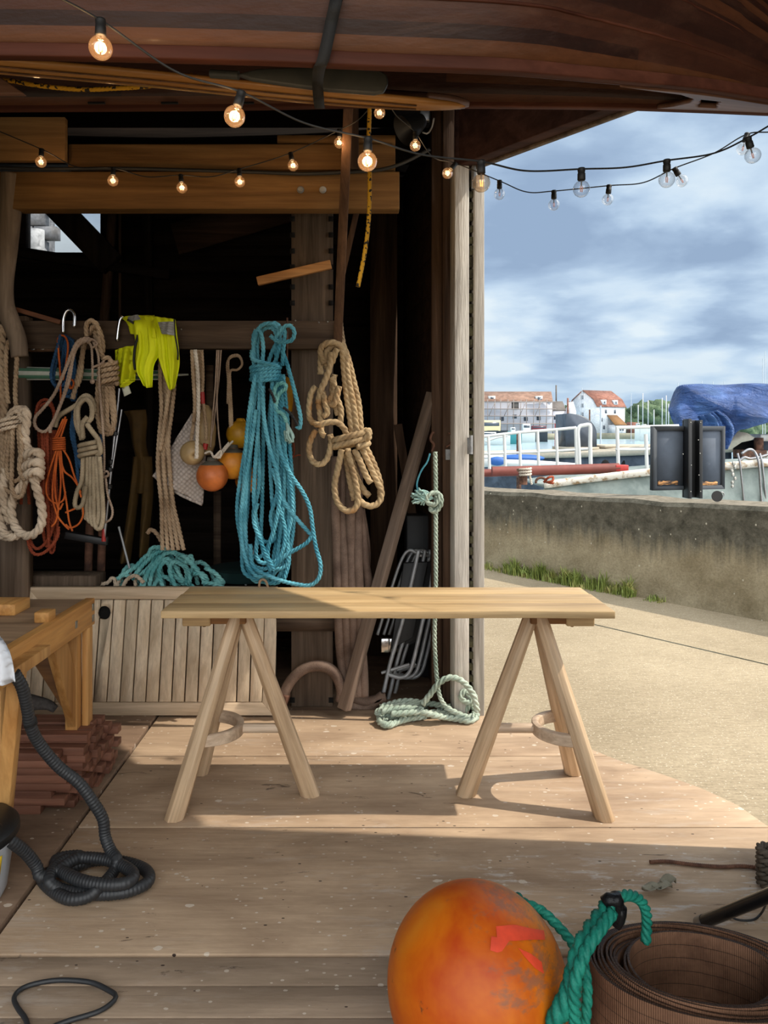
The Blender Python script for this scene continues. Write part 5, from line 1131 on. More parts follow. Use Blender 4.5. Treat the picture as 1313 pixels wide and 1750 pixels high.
tag(obj('second_board', mb, 'breasthook', None, 'all'), 'greyish board tip showing behind the honey coloured board', 'board')
P = [W(*p, 1.74) for p in ((402, 126), (440, 116), (520, 113), (600, 114), (648, 118), (662, 126), (664, 142), (656, 157), (640, 160), (560, 154), (490, 145), (430, 136))]
t = thing('paddle', 'dark grey paddle blade tucked under the boat', 'paddle', W(530, 135, 1.74))
obj('blade', MB().poly(P[::-1], (0, .016, 0)), 'paddle_grey', t, bevel=.006)
obj('shaft', MB().tube([W(408, 129, 1.748), W(360, 126, 1.76)], .010, 14), 'paddle_grey', t, True)
# strap round boat and board
P = cr([W(600, -120, 1.55), W(577, -10, 1.45), (W(566, 40, 1.46)), W(553, 100, 1.475), W(546, 117, 1.50), W(543, 140, 1.66), W(545, 172, 1.72), W(547, 184, 1.90), W(548, 150, 2.02), W(550, 100, 2.1)], .01)
tag(obj('strap', MB().grid(np.array([[p+[o_, 0, 0] for o_ in (-.0125, 0, .0125)] for p in P])), 'black_strap', None, 'all', solid=.0022), 'black strap wrapped round the boat and the board', 'strap')
# yellow rope
m, tt, bb = newmat('yellow_rope')
ck = tt.n('ShaderNodeTexVoronoi', i={'Vector': tt.coords(), 'Scale': 150.0}); c = tt.mix(tt.math('GREATER_THAN', tt.n('ShaderNodeSeparateColor', i={0: ck.outputs['Color']}).outputs[0], .78), lin((206, 152, 22)), lin((38, 30, 14))); setb(tt, bb, c, .7)
t = thing('yellow_rope', 'yellow and black flecked rope hanging down in front of the beam', 'rope', W(630, 490, 2.2))
obj('hanging_end', MB().rope(wp([(632, 150, -.2), (632, 186, -.06), (630, 250), (632, 300), (631, 360), (628, 400), (622, 440), (612, 490)], 2.2), .0068, groove=.15), 'yellow_rope', t, 'all')
t = thing('yellow_rope', 'yellow and black rope sagging under the boat at the left', 'rope', W(140, 152, 1.95))
obj('sagging_part', MB().rope(wp([(-40, 130), (18, 138), (70, 147), (140, 153), (200, 151), (262, 146), (330, 128)], 1.98), .0062, groove=.15), 'yellow_rope', t, 'all')
# ================================================================== STRING LIGHTS
def socket_mesh(r):
    return MB().lathe([(0, r*2.55), (r*.42, r*2.5), (r*.46, r*2.3), (r*.40, r*1.9), (r*.46, r*1.85), (r*.47, r*1.1), (r*.40, r*1.02), (0, r*1.0)], (0, 0, 0), 18)
def bulb_mesh(r):
    pr = [(r*math.sin(q), -r*math.cos(q)) for q in np.linspace(.02, PI-.42, 26)]+[(r*.36, r*1.06), (r*.34, r*1.2)]
    return MB().lathe(pr, (0, 0, 0), 32)
def fil_mesh(r):
    mb = MB()
    for a in (.4, PI+.4): mb.tube([(r*.10*math.cos(a), r*.10*math.sin(a), -r*.36), (r*.14*math.cos(a), r*.14*math.sin(a), r*.34)], r*.045, 6, ref=(1, 0, 0))
    return mb
def stem_mesh(r): return MB().tube([(0, 0, r*.3), (0, 0, r*1.1)], r*.09, 8, ref=(1, 0, 0))
R_ = .0205
PM = {}
def bulb(par, px, py, Y, tilt=0, glow=True, r=R_, light=0.0):
    c = W(px, py, Y); key = r
    if key not in PM: PM[key] = (mesh('bulb', bulb_mesh(r)), mesh('socket', socket_mesh(r)), mesh('filament', fil_mesh(r)), mesh('stem', stem_mesh(r)))
    ms = PM[key]
    def mk(name, me, mat, parent, loc):
        o = bpy.data.objects.new(name, me); COL.objects.link(o); o.parent = parent
        if not me.materials: me.materials.append(MATS[mat])
        o.material_slots[0].link = 'OBJECT'; o.material_slots[0].material = MATS[mat]
        o.location = tuple(loc); me.polygons.foreach_set('use_smooth', np.ones(len(me.polygons), bool)); return o
    b = mk('bulb', ms[0], 'bulb_glow_glass' if glow else 'bulb_glass', par, c-rootloc(par)); b.rotation_euler = (0, tilt, 0)
    mk('socket', ms[1], 'socket', b, (0, 0, 0)); mk('filament', ms[2], 'filament' if glow else 'filament_dim', b, (0, 0, 0)); mk('glass_stem', ms[3], 'stone_grey', b, (0, 0, 0))
    if light:
        L = bpy.data.lights.new('bulb_light', 'POINT'); L.energy = light; L.color = (1, .70, .40); L.shadow_soft_size = .012
        lo = bpy.data.objects.new('bulb_light', L); COL.objects.link(lo); lo.location = tuple(c)
    return c+np.array([math.sin(tilt)*r*2.4, 0, math.cos(tilt)*r*2.4])
t = thing('string_lights', 'near string of larger globe bulbs running from the boat out to the sky', 'string lights', W(620, 250, 1.9))
S1 = [(172, 82, 1.30, 0, 1), (401, 199, 1.43, .28, 1), (628, 276, 1.55, .03, 1), (823, 313, 1.66, -.02, .0), (994, 323, 1.80, 0, 0), (1140, 307, 1.88, 0, 0), (1287, 266, 1.95, -.28, 0)]
tops = []
for (px, py, Y, tl, g_) in S1: tops.append(bulb(t, px, py, Y, tl, bool(g_) or px < 830, .0205, .5 if g_ else 0))
path = [W(60, -25, 1.2)]+[tops[0], W(300, 122, 1.38), tops[1], W(520, 210, 1.50), tops[2]+[0, 0, .0], W(720, 264, 1.6)]+[tops[3], W(900, 292, 1.73), tops[4], W(1070, 286, 1.84), tops[5], W(1220, 262, 1.92), tops[6], W(1330, 206, 1.98), W(1430, 150, 2.1), np.array([1.44, 2.39, 2.62])]
obj('cable', MB().tube(cr(path), .0023, 8), 'black_cable', t, 'all')
t = thing('string_lights', 'far string of small globe bulbs along the amber beam and over the doorway', 'string lights', W(400, 280, 3.2))
S2 = [(70, 277, 3.22, .05, 1), (193, 309, 3.22, .02, 1), (311, 321, 3.22, -.1, 1), (410, 311, 3.22, -.05, 1), (501, 283, 3.22, -.2, 1), (580, 244, 3.22, 0, 1), (649, 193, 3.0, .1, 1), (710, 249, 3.1, 0, 1), (765, 296, 3.2, .7, 1), (854, 332, 3.1, 0, 0), (947, 350, 3.0, 0, 0), (1039, 341, 2.95, .1, 0), (1166, 309, 2.8, -.55, 0), (1270, 254, 2.7, .3, 0)]
tops = []
for (px, py, Y, tl, g_) in S2: tops.append(bulb(t, px, py, Y, tl, bool(g_), .0235, .32 if g_ else 0))
path = [W(-60, 200, 3.2)]+tops[:1]+[W(130, 285, 3.22)]+tops[1:2]+[W(250, 302, 3.22)]+tops[2:3]+[W(360, 302, 3.22)]+tops[3:6]+[W(612, 205, 3.1)]+tops[6:7]+[W(680, 200, 3.05)]+tops[7:8]+[W(740, 268, 3.15)]+tops[8:9]+tops[9:10]+[W(900, 328, 3.05)]+tops[10:11]+tops[11:12]+[W(1100, 312, 2.87)]+tops[12:13]+[W(1220, 262, 2.75)]+tops[13:14]+[W(1335, 222, 2.58), W(1420, 180, 2.48), np.array([1.43, 2.41, 2.62])]
obj('cable', MB().tube(cr(path), .0024, 8), 'black_cable', t, 'all')
tag(obj('black_cable', MB().tube(wp([(-40, 285), (60, 289), (200, 288), (330, 291), (430, 294), (520, 297), (600, 294), (650, 290), (690, 278), (735, 255)], 3.395), .0085, 10), 'black_cable', None, 'all'), 'thick black cable clipped along the amber beam', 'cable')
for px in (514, 552): obj('bolt', MB().lathe([(.0, 0), (.012, .0), (.017, -.006), (.012, -.016), (0, -.018)], W(px, 325, 3.42), 16, (0, 1, 0)), 'stone_grey', bm13, True)
for (px, py) in ((56, 595), (73, 594)): obj('bolt', MB().lathe([(.0, 0), (.010, .0), (.012, -.004), (0, -.008)], W(px, py, 3.56), 14, (0, 1, 0)), 'steel', rl, True)
obj('bolt', MB().ball(W(8, 998, 3.715), .022, 18, (1, .6, 1)), 'nail', tm22, 'all')
mb = MB()
for px, py in ((500, 552), (560, 547), (310, 560), (435, 560), (170, 552), (545, 548), (505, 545)): mb.lathe([(0, -.006), (.004, -.006), (.004, 0)], W(px, py+3, 3.549), 8, (0, 1, 0))
obj('nail_head', mb, 'nail', rl)
# spot lamp in the dark corner
t = thing('spot_lamp', 'dark clamp lamp in the upper corner right of the amber beam', 'lamp', W(708, 222, 3.4))
obj('shade', MB().lathe([(.03, 0), (.036, .01), (.07, .11), (.072, .115), (.066, .11), (.0, .02)], W(722, 205, 3.4), 28, (-.75, -.3, -.55)), 'black_plastic', t, True)
obj('cord', MB().tube(wp([(722, 226), (731, 228), (738, 218), (742, 202)], 3.4), .004, 8), 'stone_grey', t, 'all')
obj('clamp', MB().box(W(722, 200, 3.42)-[.012, .01, .02], W(730, 180, 3.42)+[.012, .02, .02]), 'steel', t, bevel=.004)
# ================================================================== SEA WALL
m, tt, bb = newmat('sea_wall')
v = tt.coords(); z = tt.n('ShaderNodeSeparateXYZ', i={0: tt.n('ShaderNodeTexCoord').outputs['Object']}).outputs[2]
stk = tt.noise(tt.coords((7, 7, .6)), 2.2, 6, .65); pat = tt.noise(v, 2.2, 6, .65); fine = tt.noise(v, 55, 5, .7)
edge = tt.math('ADD', z, tt.math('MULTIPLY', tt.math('SUBTRACT', stk, .5), .42)); edge = tt.math('ADD', edge, tt.math('MULTIPLY', tt.math('SUBTRACT', pat, .5), .3))
dk = tt.ramp(edge, [(.30, (0, 0, 0)), (.50, (1, 1, 1))])
low = tt.ramp(pat, [(.3, lin((128, 116, 92))), (.65, lin((172, 160, 134)))]); up = tt.ramp(tt.noise(v, 9, 6, .7), [(.3, lin((66, 64, 56))), (.7, lin((116, 112, 100)))])
c = tt.mix(dk, low, up)
c = tt.mix(.5, c, tt.ramp(fine, [(.3, (.5, .5, .48)), (.64, (1.15, 1.15, 1.15))]), 'MULTIPLY')
vo = tt.n('ShaderNodeTexVoronoi', i={'Vector': tt.coords((1, 1, .7)), 'Scale': 16.0}); rn = tt.n('ShaderNodeSeparateColor', i={0: vo.outputs['Color']}).outputs[0]
c = tt.mix(tt.math('MULTIPLY', tt.math('MULTIPLY', tt.math('LESS_THAN', vo.outputs[0], .10), tt.math('GREATER_THAN', rn, .55)), .8), c, lin((196, 190, 172)))
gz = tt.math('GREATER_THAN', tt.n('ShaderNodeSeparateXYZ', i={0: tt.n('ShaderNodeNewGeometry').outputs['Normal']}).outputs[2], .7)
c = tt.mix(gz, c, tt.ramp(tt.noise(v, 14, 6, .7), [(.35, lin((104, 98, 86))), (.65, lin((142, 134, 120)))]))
setb(tt, bb, c, .95, tt.bump(fine, .6, .01)); bb.inputs['Specular IOR Level'].default_value = .1
w0, w1 = wl0-wd*7, wl1+wd*7; th = .42
sv = []
n = 60
for k in range(n+1):
    q = k/n; p = w0*(1-q)+w1*q; s_ = (p-wl0)@wd/np.linalg.norm(wl1-wl0); zt = .745+.05*s_; r_ = .006*math.sin(k*1.7)+.004*math.sin(k*3.1)
    sv.append([p+[0, 0, ZG-.02]-wn*.04, p+[0, 0, .2], p+[0, 0, zt-.035+r_], p+wn*.03+[0, 0, zt+r_], p+wn*(th-.03)+[0, 0, zt+.01+r_], p+wn*th+[0, 0, zt-.03], p+wn*th+[0, 0, -1.2]])
mb = MB().grid(np.array(sv))
struct('sea_wall', mb, 'sea_wall', 'stained concrete sea wall along the quay', 'wall', origin=(wl0[0], wl0[1], 0), smooth=True)
# grass at the wall foot
m, tt, bb = newmat('grass'); oi = tt.noise(tt.coords(), 6, 4, .6); setb(tt, bb, tt.ramp(oi, [(.3, lin((112, 128, 58))), (.55, lin((140, 154, 78))), (.72, lin((188, 172, 112)))]), .7)
def tuft(pxs, n, h, lab):
    mb = MB(); V = []
    for k in range(n):
        px = random.uniform(*pxs); q = (px-832)/(1313-832.); 
        # foot of the wall at this bearing
        d = np.array([(px-CX)/F, 1, 0]); A_ = np.array([[d[0], -wd[0]], [d[1], -wd[1]]]); s_ = np.linalg.solve(A_, wl0[:2]); p = d*s_[0]; p[2] = ZG
        p = p-wn*random.uniform(.0, .16)*random.random(); a = random.uniform(0, 2*PI); l_ = h*random.uniform(.3, 1.1)*(.62+.38*math.sin(px*.21+1)*math.sin(px*.083)); bn = random.uniform(.1, .8)*l_; w_ = random.uniform(.003, .006)
        sd = np.array([-math.sin(a), math.cos(a), 0])*w_; o_ = np.array([math.cos(a), math.sin(a), 0])
        b_ = mb.c; mb.add([p-sd, p+sd, p+o_*bn*.3+[0, 0, l_*.55]+sd*.8, p+o_*bn*.3+[0, 0, l_*.55]-sd*.8, p+o_*bn+[0, 0, l_*.9]], [(0, 1, 2, 3), (3, 2, 4)])
    return tag(obj('grass_tuft', mb, 'grass', None, 'all'), lab, 'grass', kind='stuff')
tuft((800, 862), 420, .12, 'low grass at the wall foot beside the door frame')
tuft((868, 1005), 2000, .22, 'long run of green grass at the foot of the sea wall')
tuft((985, 1092), 1100, .22, 'tall grass clump at the end of the green run')
tuft((1112, 1142), 160, .08, 'small separate dry tuft by the sea wall')
# ================================================================== WATER
m, tt, bb = newmat('water')
v = tt.coords((1, .35, 1)); n_ = tt.noise(v, 1.2, 6, .65)
setb(tt, bb, lin((150, 178, 190)), .18, tt.bump(n_, .35, .12)); bb.inputs['Specular IOR Level'].default_value = .6
struct('water', MB().add([(-60, 9.2, -.55), (260, 3.0, -.55), (320, 330, -.55), (-200, 330, -.55)], [(0, 1, 2, 3)]), 'water', 'pale estuary water beyond the sea wall', 'water')
# ================================================================== NOTICE BOARD (seen from behind)
plain('board_black', (58, 62, 67), .8, nscale=8, noise=.25); plain('board_face', (80, 88, 100), .9, nscale=5, noise=.35); plain('post_black', (20, 21, 23), .5)
two('peeled_ply', (54, 46, 42), (198, 142, 86), .8, 16, .42, .56, stretch=(1, 1, 4))
YS = 6.75
t = thing('notice_board', 'black two panel notice board seen from behind, standing at the sea wall', 'notice board', W(1190, 848, YS))
yaw = .10
def nb(px, py, d=0): p = W(px, py, YS); p[1] += (px-1190)*.0004*YS*.3+d; return p
obj('post', MB().box(nb(1176, 852), nb(1182, 716, .11)).box(nb(1196, 852), nb(1202, 718, .11)).box(nb(1176, 852, .10), nb(1202, 718, .115)), 'post_black', t, bevel=.003)
def frame(pts, d): return MB().poly([nb(*p) for p in pts], (0, d, 0))
fr = MB()
for quad in ([(1119, 839), (1253, 838), (1247, 831), (1127, 832)], [(1120, 728), (1127, 736), (1247, 736), (1254, 728)], [(1119, 839), (1127, 832), (1127, 736), (1120, 728)], [(1253, 838), (1254, 728), (1247, 736), (1247, 831)]):
    fr.poly([nb(p[0], p[1], .10) for p in quad], (0, .07, 0))
obj('frame', fr, 'board_black', t)
for (a, c) in ((1126, 1176), (1202, 1248)): obj('panel', MB().poly([nb(a, 832, .112), nb(c, 832, .112), nb(c, 735, .112), nb(a, 735, .112)], (0, .02, 0)), 'board_face', t)
for (a, c, y) in ((1129, 1166, 826), (1206, 1240, 828)):
    u = np.linspace(0, 1, 12); g_ = np.array([[nb(a+(c-a)*q, y+r_*6-3+random.uniform(-1, 1), .108-.004*random.random()) for q in u] for r_ in (0, .5, 1)]); obj('peeling_patch', MB().grid(g_), 'peeled_ply', t, 'all', solid=.002)
mb = MB()
for (px, py) in ((1180, 722), (1198, 722), (1180, 840), (1198, 840), (1194, 752), (1197, 775), (1181, 795), (1195, 812), (1166, 776)): mb.ball(nb(px, py, -.001), .006, 8)
obj('bolt', mb, 'nail', t, 'all')
t = thing('mooring_eye', 'round grey mooring eye on the sea wall below the notice board', 'mooring eye', W(1226, 848, 6.0))
obj('plate', MB().lathe([(.0, 0), (.04, 0), (.045, .006), (.045, .014), (0, .014)], W(1225, 848, 6.0), 24, (0, -1, 0)), 'post_black', t, True)
a = np.arange(20)*2*PI/20; P = np.array([W(1234, 845, 6.02)+[.018*math.cos(q), 0, .018*math.sin(q)] for q in a]); obj('ring', MB().tube(P, .005, 8, closed=True), 'steel', t, 'all')
# ================================================================== TARPAULIN BOAT
m, tt, bb = newmat('tarp'); nn_ = tt.noise(tt.coords((1, 1, 1)), 1.4, 5, .6); setb(tt, bb, tt.ramp(nn_, [(.3, lin((32, 56, 104))), (.5, lin((48, 82, 142))), (.72, lin((76, 114, 168)))]), .5, tt.bump(tt.noise(tt.coords((1, 1, 3), rot=(0, .5, 0)), 2.6, 6, .62, 2.2), 1.0, .16))
YT = 12.0
t = thing('covered_boat', 'boat under a crumpled blue tarpaulin behind the notice board', 'boat', W(1260, 800, YT))
def tarp(): 
    nx, ny = 90, 60; P = np.zeros((nx, ny, 3)); 
    pxs = np.linspace(1143, 1560, nx); tn = MB()
    for i, px in enumerate(pxs):
        top = np.interp(px, [1143, 1150, 1158, 1165, 1200, 1240, 1313, 1560], [700, 675, 662, 660, 657.5, 658, 657, 655]); bot = np.interp(px, [1143, 1150, 1165, 1180, 1210, 1240, 1252, 1262, 1275, 1290, 1313, 1400, 1560], [702, 722, 735, 738, 745, 746, 750, 735, 732, 727, 722, 718, 716])
        for j in range(ny):
            v_ = j/(ny-1); py = top+(bot-top)*max(0, (v_-.3)/.7)
            back = max(0, .3-v_)/.3; f = .09*math.sin(px*.045+v_*4)*v_+.09*math.sin((px*.30-v_*62)*.12+2)+.05*math.sin((px*.42-v_*95)*.13+.6)+.035*math.sin((px*.5+v_*60)*.09)
            P[i, j] = W(px, py-back*1.0, YT+back*1.8-.55*math.sin(min(1, max(0, (v_-.3)/.7))*PI/2)+f-.5*math.exp(-((px-1143)/14.)**2)*-1.0)
            P[i, j, 2] += .012*math.sin(px*.06+v_*3)
    return MB().grid(P)
obj('tarpaulin', tarp(), 'tarp', t, 'all', solid=.01)
L = [(1192, 712), (1200, 722), (1205, 745), (1214, 765)]; Rr = [(1226, 700), (1246, 716), (1256, 735), (1252, 752), (1240, 768)]
P = cloth(L, Rr, YT-.9, 26, 30, 2, .09, bow=.12); obj('tarp_corner', MB().grid(P), 'tarp', t, 'all', solid=.01)
two('hull_white', (196, 190, 178), (226, 222, 214), .5, 6); two('hull_green', (112, 124, 120), (146, 156, 150), .6, 3); two('rusty_white', (150, 120, 84), (218, 210, 196), .7, 9, .4, .52)
two('barge_blue', (44, 54, 66), (72, 84, 98), .5, 3); plain('deck_tan', (188, 178, 160), .8); plain('white_paint', (212, 214, 212), .45, nscale=6, noise=.12); plain('blue_cover', (40, 92, 164), .6); plain('dark_red_pipe', (122, 60, 50), .6, nscale=8, noise=.4); plain('bright_red', (190, 56, 52), .5)
obj('topside', MB().poly([W(1245, 752, 12.2), W(1262, 737, 12.2), W(1278, 740, 12.2), W(1290, 748, 12.2), W(1286, 752, 12.2), W(1268, 756, 12.2), W(1250, 768, 12.2), W(1238, 768, 12.2)], (0, .3, 0)), 'deck_tan', t)
obj('cabin_side', MB().box(W(1300, 800, 12.3), W(1420, 742, 12.8)), 'hull_white', t, bevel=.02)
obj('cabin_window', MB().box(W(1303, 770, 12.27), W(1400, 754, 12.3)), 'board_face', t)
obj('cabin_post', MB().box(W(1294, 800, 12.2), W(1300, 748, 12.3)), 'rust', t)
obj('dark_hold', MB().box(W(1258, 792, 12.5), W(1296, 752, 12.6)), 'void', t)
obj('red_box', MB().box(W(1268, 782, 12.1), W(1295, 768, 12.4)), 'rust', t, bevel=.01)
# near grey green hull with rusty white rail, from the left to the right edge
t = thing('workboat', 'grey green steel workboat with a rusty white rail moored at the wall', 'boat', W(1150, 850, 8.6))
P = cr([W(930, 829, 8.9), W(1010, 818, 8.8), W(1120, 806, 8.6), W(1250, 796, 8.4), W(1330, 790, 8.3), W(1500, 785, 8.2)], .05)
obj('rail', MB().tube(P, .045, 14), 'rusty_white', t, 'all')
g_ = np.array([[p+[0, .02-.25*q, -.02-1.3*q] for q in np.linspace(0, 1, 6)] for p in P]); obj('hull', MB().grid(g_), 'hull_green', t, 'all', solid=.02)
g_ = np.array([[p+[0, .02+q*1.2, -.02] for q in (0, 1)] for p in P]); obj('deck', MB().grid(g_), 'hull_green', t, solid=.02)
mb = MB()
for (px, Y) in ((1255, 8.35), (1293, 8.32)): mb.tube(wp([(px+6, 775), (px+10, 790, -.04), (px+12, 810, -.05), (px+17, 858, -.05)], Y), .012, 8)
mb.tube(wp([(1268, 775), (1280, 768), (1290, 772), (1297, 790, -.05), (1300, 830, -.05), (1302, 858, -.05)], 8.3), .014, 8); mb.tube(wp([(1262, 790), (1272, 782), (1284, 784), (1310, 778), (1330, 770)], 8.4), .016, 8)
obj('fender_rail', mb, 'steel', t, 'all')
mb = MB()
for k in range(7): mb.ball(W(1254+3*math.sin(k*2), 792+6.5*k, 8.3), .022, 8, (1, .5, 1.2))
obj('chain', mb, 'nail', t, 'all')
# barge with railing and hood
t = thing('barge', 'dark blue grey barge with tan decks behind the railings', 'barge', W(1000, 800, 14))
P = cr([W(700, 781, 17), W(860, 777, 15.5), W(960, 775, 14.6), W(1040, 772, 13.8), W(1130, 768, 13.0), W(1250, 764, 12.6)], .1)
g_ = np.array([[p+[0, -.1*q, -1.5*q] for q in np.linspace(0, 1, 5)] for p in P]); obj('hull', MB().grid(g_), 'barge_blue', t, 'all', solid=.04)
g_ = np.array([[p+[0, q*2.2, .0] for q in (0, 1)] for p in P]); obj('deck', MB().grid(g_), 'deck_tan', t, solid=.05)
obj('rubbing_strip', MB().tube(P+[0, -.05, -.03], .06, 8), 'deck_tan', t, 'all')
obj('raised_deck', MB().box(W(1034, 766, 14.4), W(1250, 759, 16)), 'deck_tan', t, bevel=.02)
mb = MB()
for px in (1035, 1070): mb.ball(W(px, 800, 13.5), .10, 12, (1, .3, 1.6))
obj('hull_port', mb, 'void', t, 'all')
t = thing('companion_hood', 'dark grey curved hood standing on the barge deck', 'hood', W(992, 765, 14.8))
prof = [(0, 0), (0, 1.0), (.05, 1.0)]+[(.05+.5*math.sin(q), .38+.62*math.cos(q)) for q in np.linspace(.1, PI/2, 14)]+[(.55, 0)]
k_ = 54*14.8/F/.55*.9; b0 = W(968, 764, 14.6)
obj('side', MB().poly([b0+[p[0]*k_, 0, p[1]*.66] for p in prof][::-1], (0, .04, 0)), 'board_face', t)
obj('shell', MB().poly([b0+[.03+p[0]*k_*1.03, .04, p[1]*.67] for p in prof][::-1], (0, .9, 0)), 'barge_blue', t)
obj('sill', MB().box(b0+[-.05, -.1, -.06], b0+[k_*.6, .9, 0]), 'deck_tan', t)
# railings
def rail(lab, posts, tops, mids, Y, r=.020, extra=()):
    t = thing('railing', lab, 'railing', W(posts[0][0], 790, Y))
    obj('top_rail', MB().tube(wp(tops, Y), r, 10), 'white_paint', t, 'all'); obj('mid_rail', MB().tube(wp(mids, Y), r*.85, 10), 'white_paint', t, 'all')
    for (x, y0, y1) in posts: obj('post', MB().tube([W(x, y0, Y), W(x+2, y1, Y)], r*1.05, 10), 'white_paint', t, True)
    for e in extra: obj('gate_hoop', MB().tube(wp(e, Y), r*1.3, 12), 'white_paint', t, 'all')
    return t
YRL = 9.6
rail('white tubular railing with a gate hoop beyond the sea wall', [(720, 757, 808), (750, 755, 808), (780, 752, 806), (808, 749, 806), (835, 746, 805), (862, 742, 800), (888, 739, 800), (919, 737, 800), (951, 734, 800), (984, 731, 798)], [(700, 760), (835, 745), (888, 739), (940, 735), (985, 731)], [(700, 779), (835, 775), (900, 773), (960, 770), (1005, 767)], YRL, .020,
     [[(991, 800), (989, 760), (988, 738), (991, 729), (998, 727), (1006, 726), (1009, 730), (1009, 760), (1010, 798)]])
rail('second stretch of white railing left of the notice board', [(1055, 731, 796), (1104, 742, 802)], [(1053, 731), (1090, 730), (1160, 728)], [(1053, 768), (1090, 768), (1160, 766)], YRL-.3, .022)
tag(obj('rope_line', MB().tube(wp([(830, 755), (850, 748), (868, 745)], YRL+.3), .012, 8), 'white_paint', None, 'all'), 'white line strung beside the railing near the door frame', 'rope')
t = thing('red_pipe', 'long dark red pipe with a bright red end lying behind the sea wall', 'pipe', W(950, 812, 9.0))
obj('pipe', MB().tube(wp([(841, 806), (930, 804), (1058, 800)], 9.0), .062, 20), 'dark_red_pipe', t, True); obj('end_cap', MB().box(W(1053, 805, 8.94), W(1068, 794, 9.08)), 'bright_red', t, bevel=.006)
obj('second_pipe', MB().tube(wp([(690, 811), (850, 808)], 9.2), .05, 16), 'dark_red_pipe', t, True)
t = thing('bollard', 'rust red mooring bollard with rope turns behind the sea wall', 'bollard', W(893, 828, 8.3))
obj('post', MB().lathe([(.0, 0), (.05, .0), (.05, .14), (.07, .15), (.07, .18), (0, .185)], W(894, 828, 8.3), 24), 'rust', t, True); obj('rope', MB().rope(wraps(898, 800, 812, 2.5, .06, 8.25, .06), .014), 'white_rope', t, 'all'); obj('rope_tail', MB().rope(wp([(902, 806, -.06), (906, 815, -.06), (909, 828, -.05)], 8.3), .014), 'white_rope', t, 'all')
t = thing('shackle', 'rusty shackle and rope knot on top of the sea wall', 'shackle', W(925, 826, 8.0))
a = np.linspace(-.3, PI+.3, 20); obj('bow', MB().tube(np.array([W(925, 822, 7.8)+[.055*math.cos(q), 0, .045*math.sin(q)-.01] for q in a]), .014, 10), 'rust', t, 'all')
obj('rope_knot', MB().rope(cr([W(930, 824, 7.75), W(938, 816, 7.7), W(945, 815, 7.75), W(944, 822, 7.7), W(936, 824, 7.72), W(946, 826, 7.74)]), .014), 'rust_rope', t, 'all')
t = thing('dinghy', 'white dinghy with a blue cover beyond the railing', 'boat', W(880, 790, 12.5))
g_ = np.array([[W(800+q*105, 782-3*q, 12.5)+[0, .7*v_, -.18*math.sin(PI*v_)*(1-q**4)+0] for v_ in np.linspace(0, 1, 9)] for q in np.linspace(0, 1, 16)]); obj('hull', MB().grid(g_), 'white_paint', t, 'all', solid=.02)
obj('side', MB().poly([W(800, 797, 12.4), W(990, 797, 12.4), W(990, 792, 12.4), W(905, 786, 12.4), W(800, 784, 12.4)][::1], (0, .04, 0)), 'white_paint', t); obj('cover', MB().ball(W(890, 783, 12.6), .42, 20, (1.0, .5, .16)), 'blue_cover', t, 'all'); obj('cover', MB().ball(W(850, 788, 12.35), .13, 18, (1.1, .5, .6)), 'blue_cover', t, 'all')
# ================================================================== FAR SHORE
wood('weatherboard', (212, 216, 222), (240, 242, 245), 'X', .05, .7, 0, rand=.01); plain('lilac_wall', (202, 202, 212), .8, nscale=.4, noise=.1)
two('tile_red', (116, 74, 62), (146, 100, 84), .9, 1.2); two('tile_brown', (112, 86, 72), (140, 110, 94), .9, .8); plain('slate', (104, 98, 94), .9, nscale=1); plain('glass_dark', (70, 78, 90), .3, noise=.1); plain('thatch_brown', (126, 90, 52), .9, nscale=1); plain('quay_stone', (138, 136, 118), .9, nscale=.6, noise=.5); plain('scaffold', (132, 122, 118), .6)
D = 200.0
C0 = np.array([WX(1020, D), D, 0]); zb = WZ(741, D)
def frame_(o_, ang):
    u = np.array([math.cos(ang), math.sin(ang), 0]); v = np.array([-math.sin(ang), math.cos(ang), 0]); return lambda a, b_, z: o_+u*a+v*b_+np.array([0, 0, z])
u_ = frame_(np.array([C0[0], C0[1], zb]), math.radians(27))
Lm, Wm = 10.6, 10.5
t = thing('tide_mill', 'tall white boarded mill with a red mansard roof across the water', 'building', (C0[0], C0[1], zb))
gp_ = [(0, 0), (0, 7.5), (1.15, 9.4), (Wm/2, 11.9), (Wm-1.15, 9.4), (Wm, 7.5), (Wm, 0)]
obj('wall', MB().poly([u_(0, b_, z) for b_, z in gp_], u_(Lm, 0, 0)-u_(0, 0, 0)), 'weatherboard', t)
def slab(p, q, over=.25, th=.18, name='roof', mat='tile_red', par=None, a0=-.2, a1=None):
    a1 = Lm+.2 if a1 is None else a1; return obj(name, MB().poly([u_(a0, *p), u_(a1, *p), u_(a1, *q), u_(a0, *q)], (0, 0, th)), mat, par)
for (p, q) in (((-.3, 7.3), (1.15, 9.45)), ((1.1, 9.4), (Wm/2, 12.0)), ((Wm/2, 12.0), (Wm-1.1, 9.4)), ((Wm-1.15, 9.45), (Wm+.3, 7.3))): slab(p, q, par=t)
def win(a, b_, z, w_=.7, h_=1.0, side='f', par=None):
    par = par or t
    if side == 'f': f = MB().box((0, 0, 0), (0, 0, 0)); P = [u_(a-w_/2, -.06, z), u_(a+w_/2, -.06, z), u_(a+w_/2, -.06, z+h_), u_(a-w_/2, -.06, z+h_)]
    else: P = [u_(-.06, b_+w_/2, z), u_(-.06, b_-w_/2, z), u_(-.06, b_-w_/2, z+h_), u_(-.06, b_+w_/2, z+h_)]
    obj('window', MB().poly(P, (u_(0, .12, 0)-u_(0, 0, 0)) if side == 'f' else (u_(.12, 0, 0)-u_(0, 0, 0))), 'glass_dark', par)
for a, z in ((3.4, 5.6), (6.8, 5.6), (1.8, 3.3), (8.3, 3.3), (2.7, 1.2)): win(a, 0, z)
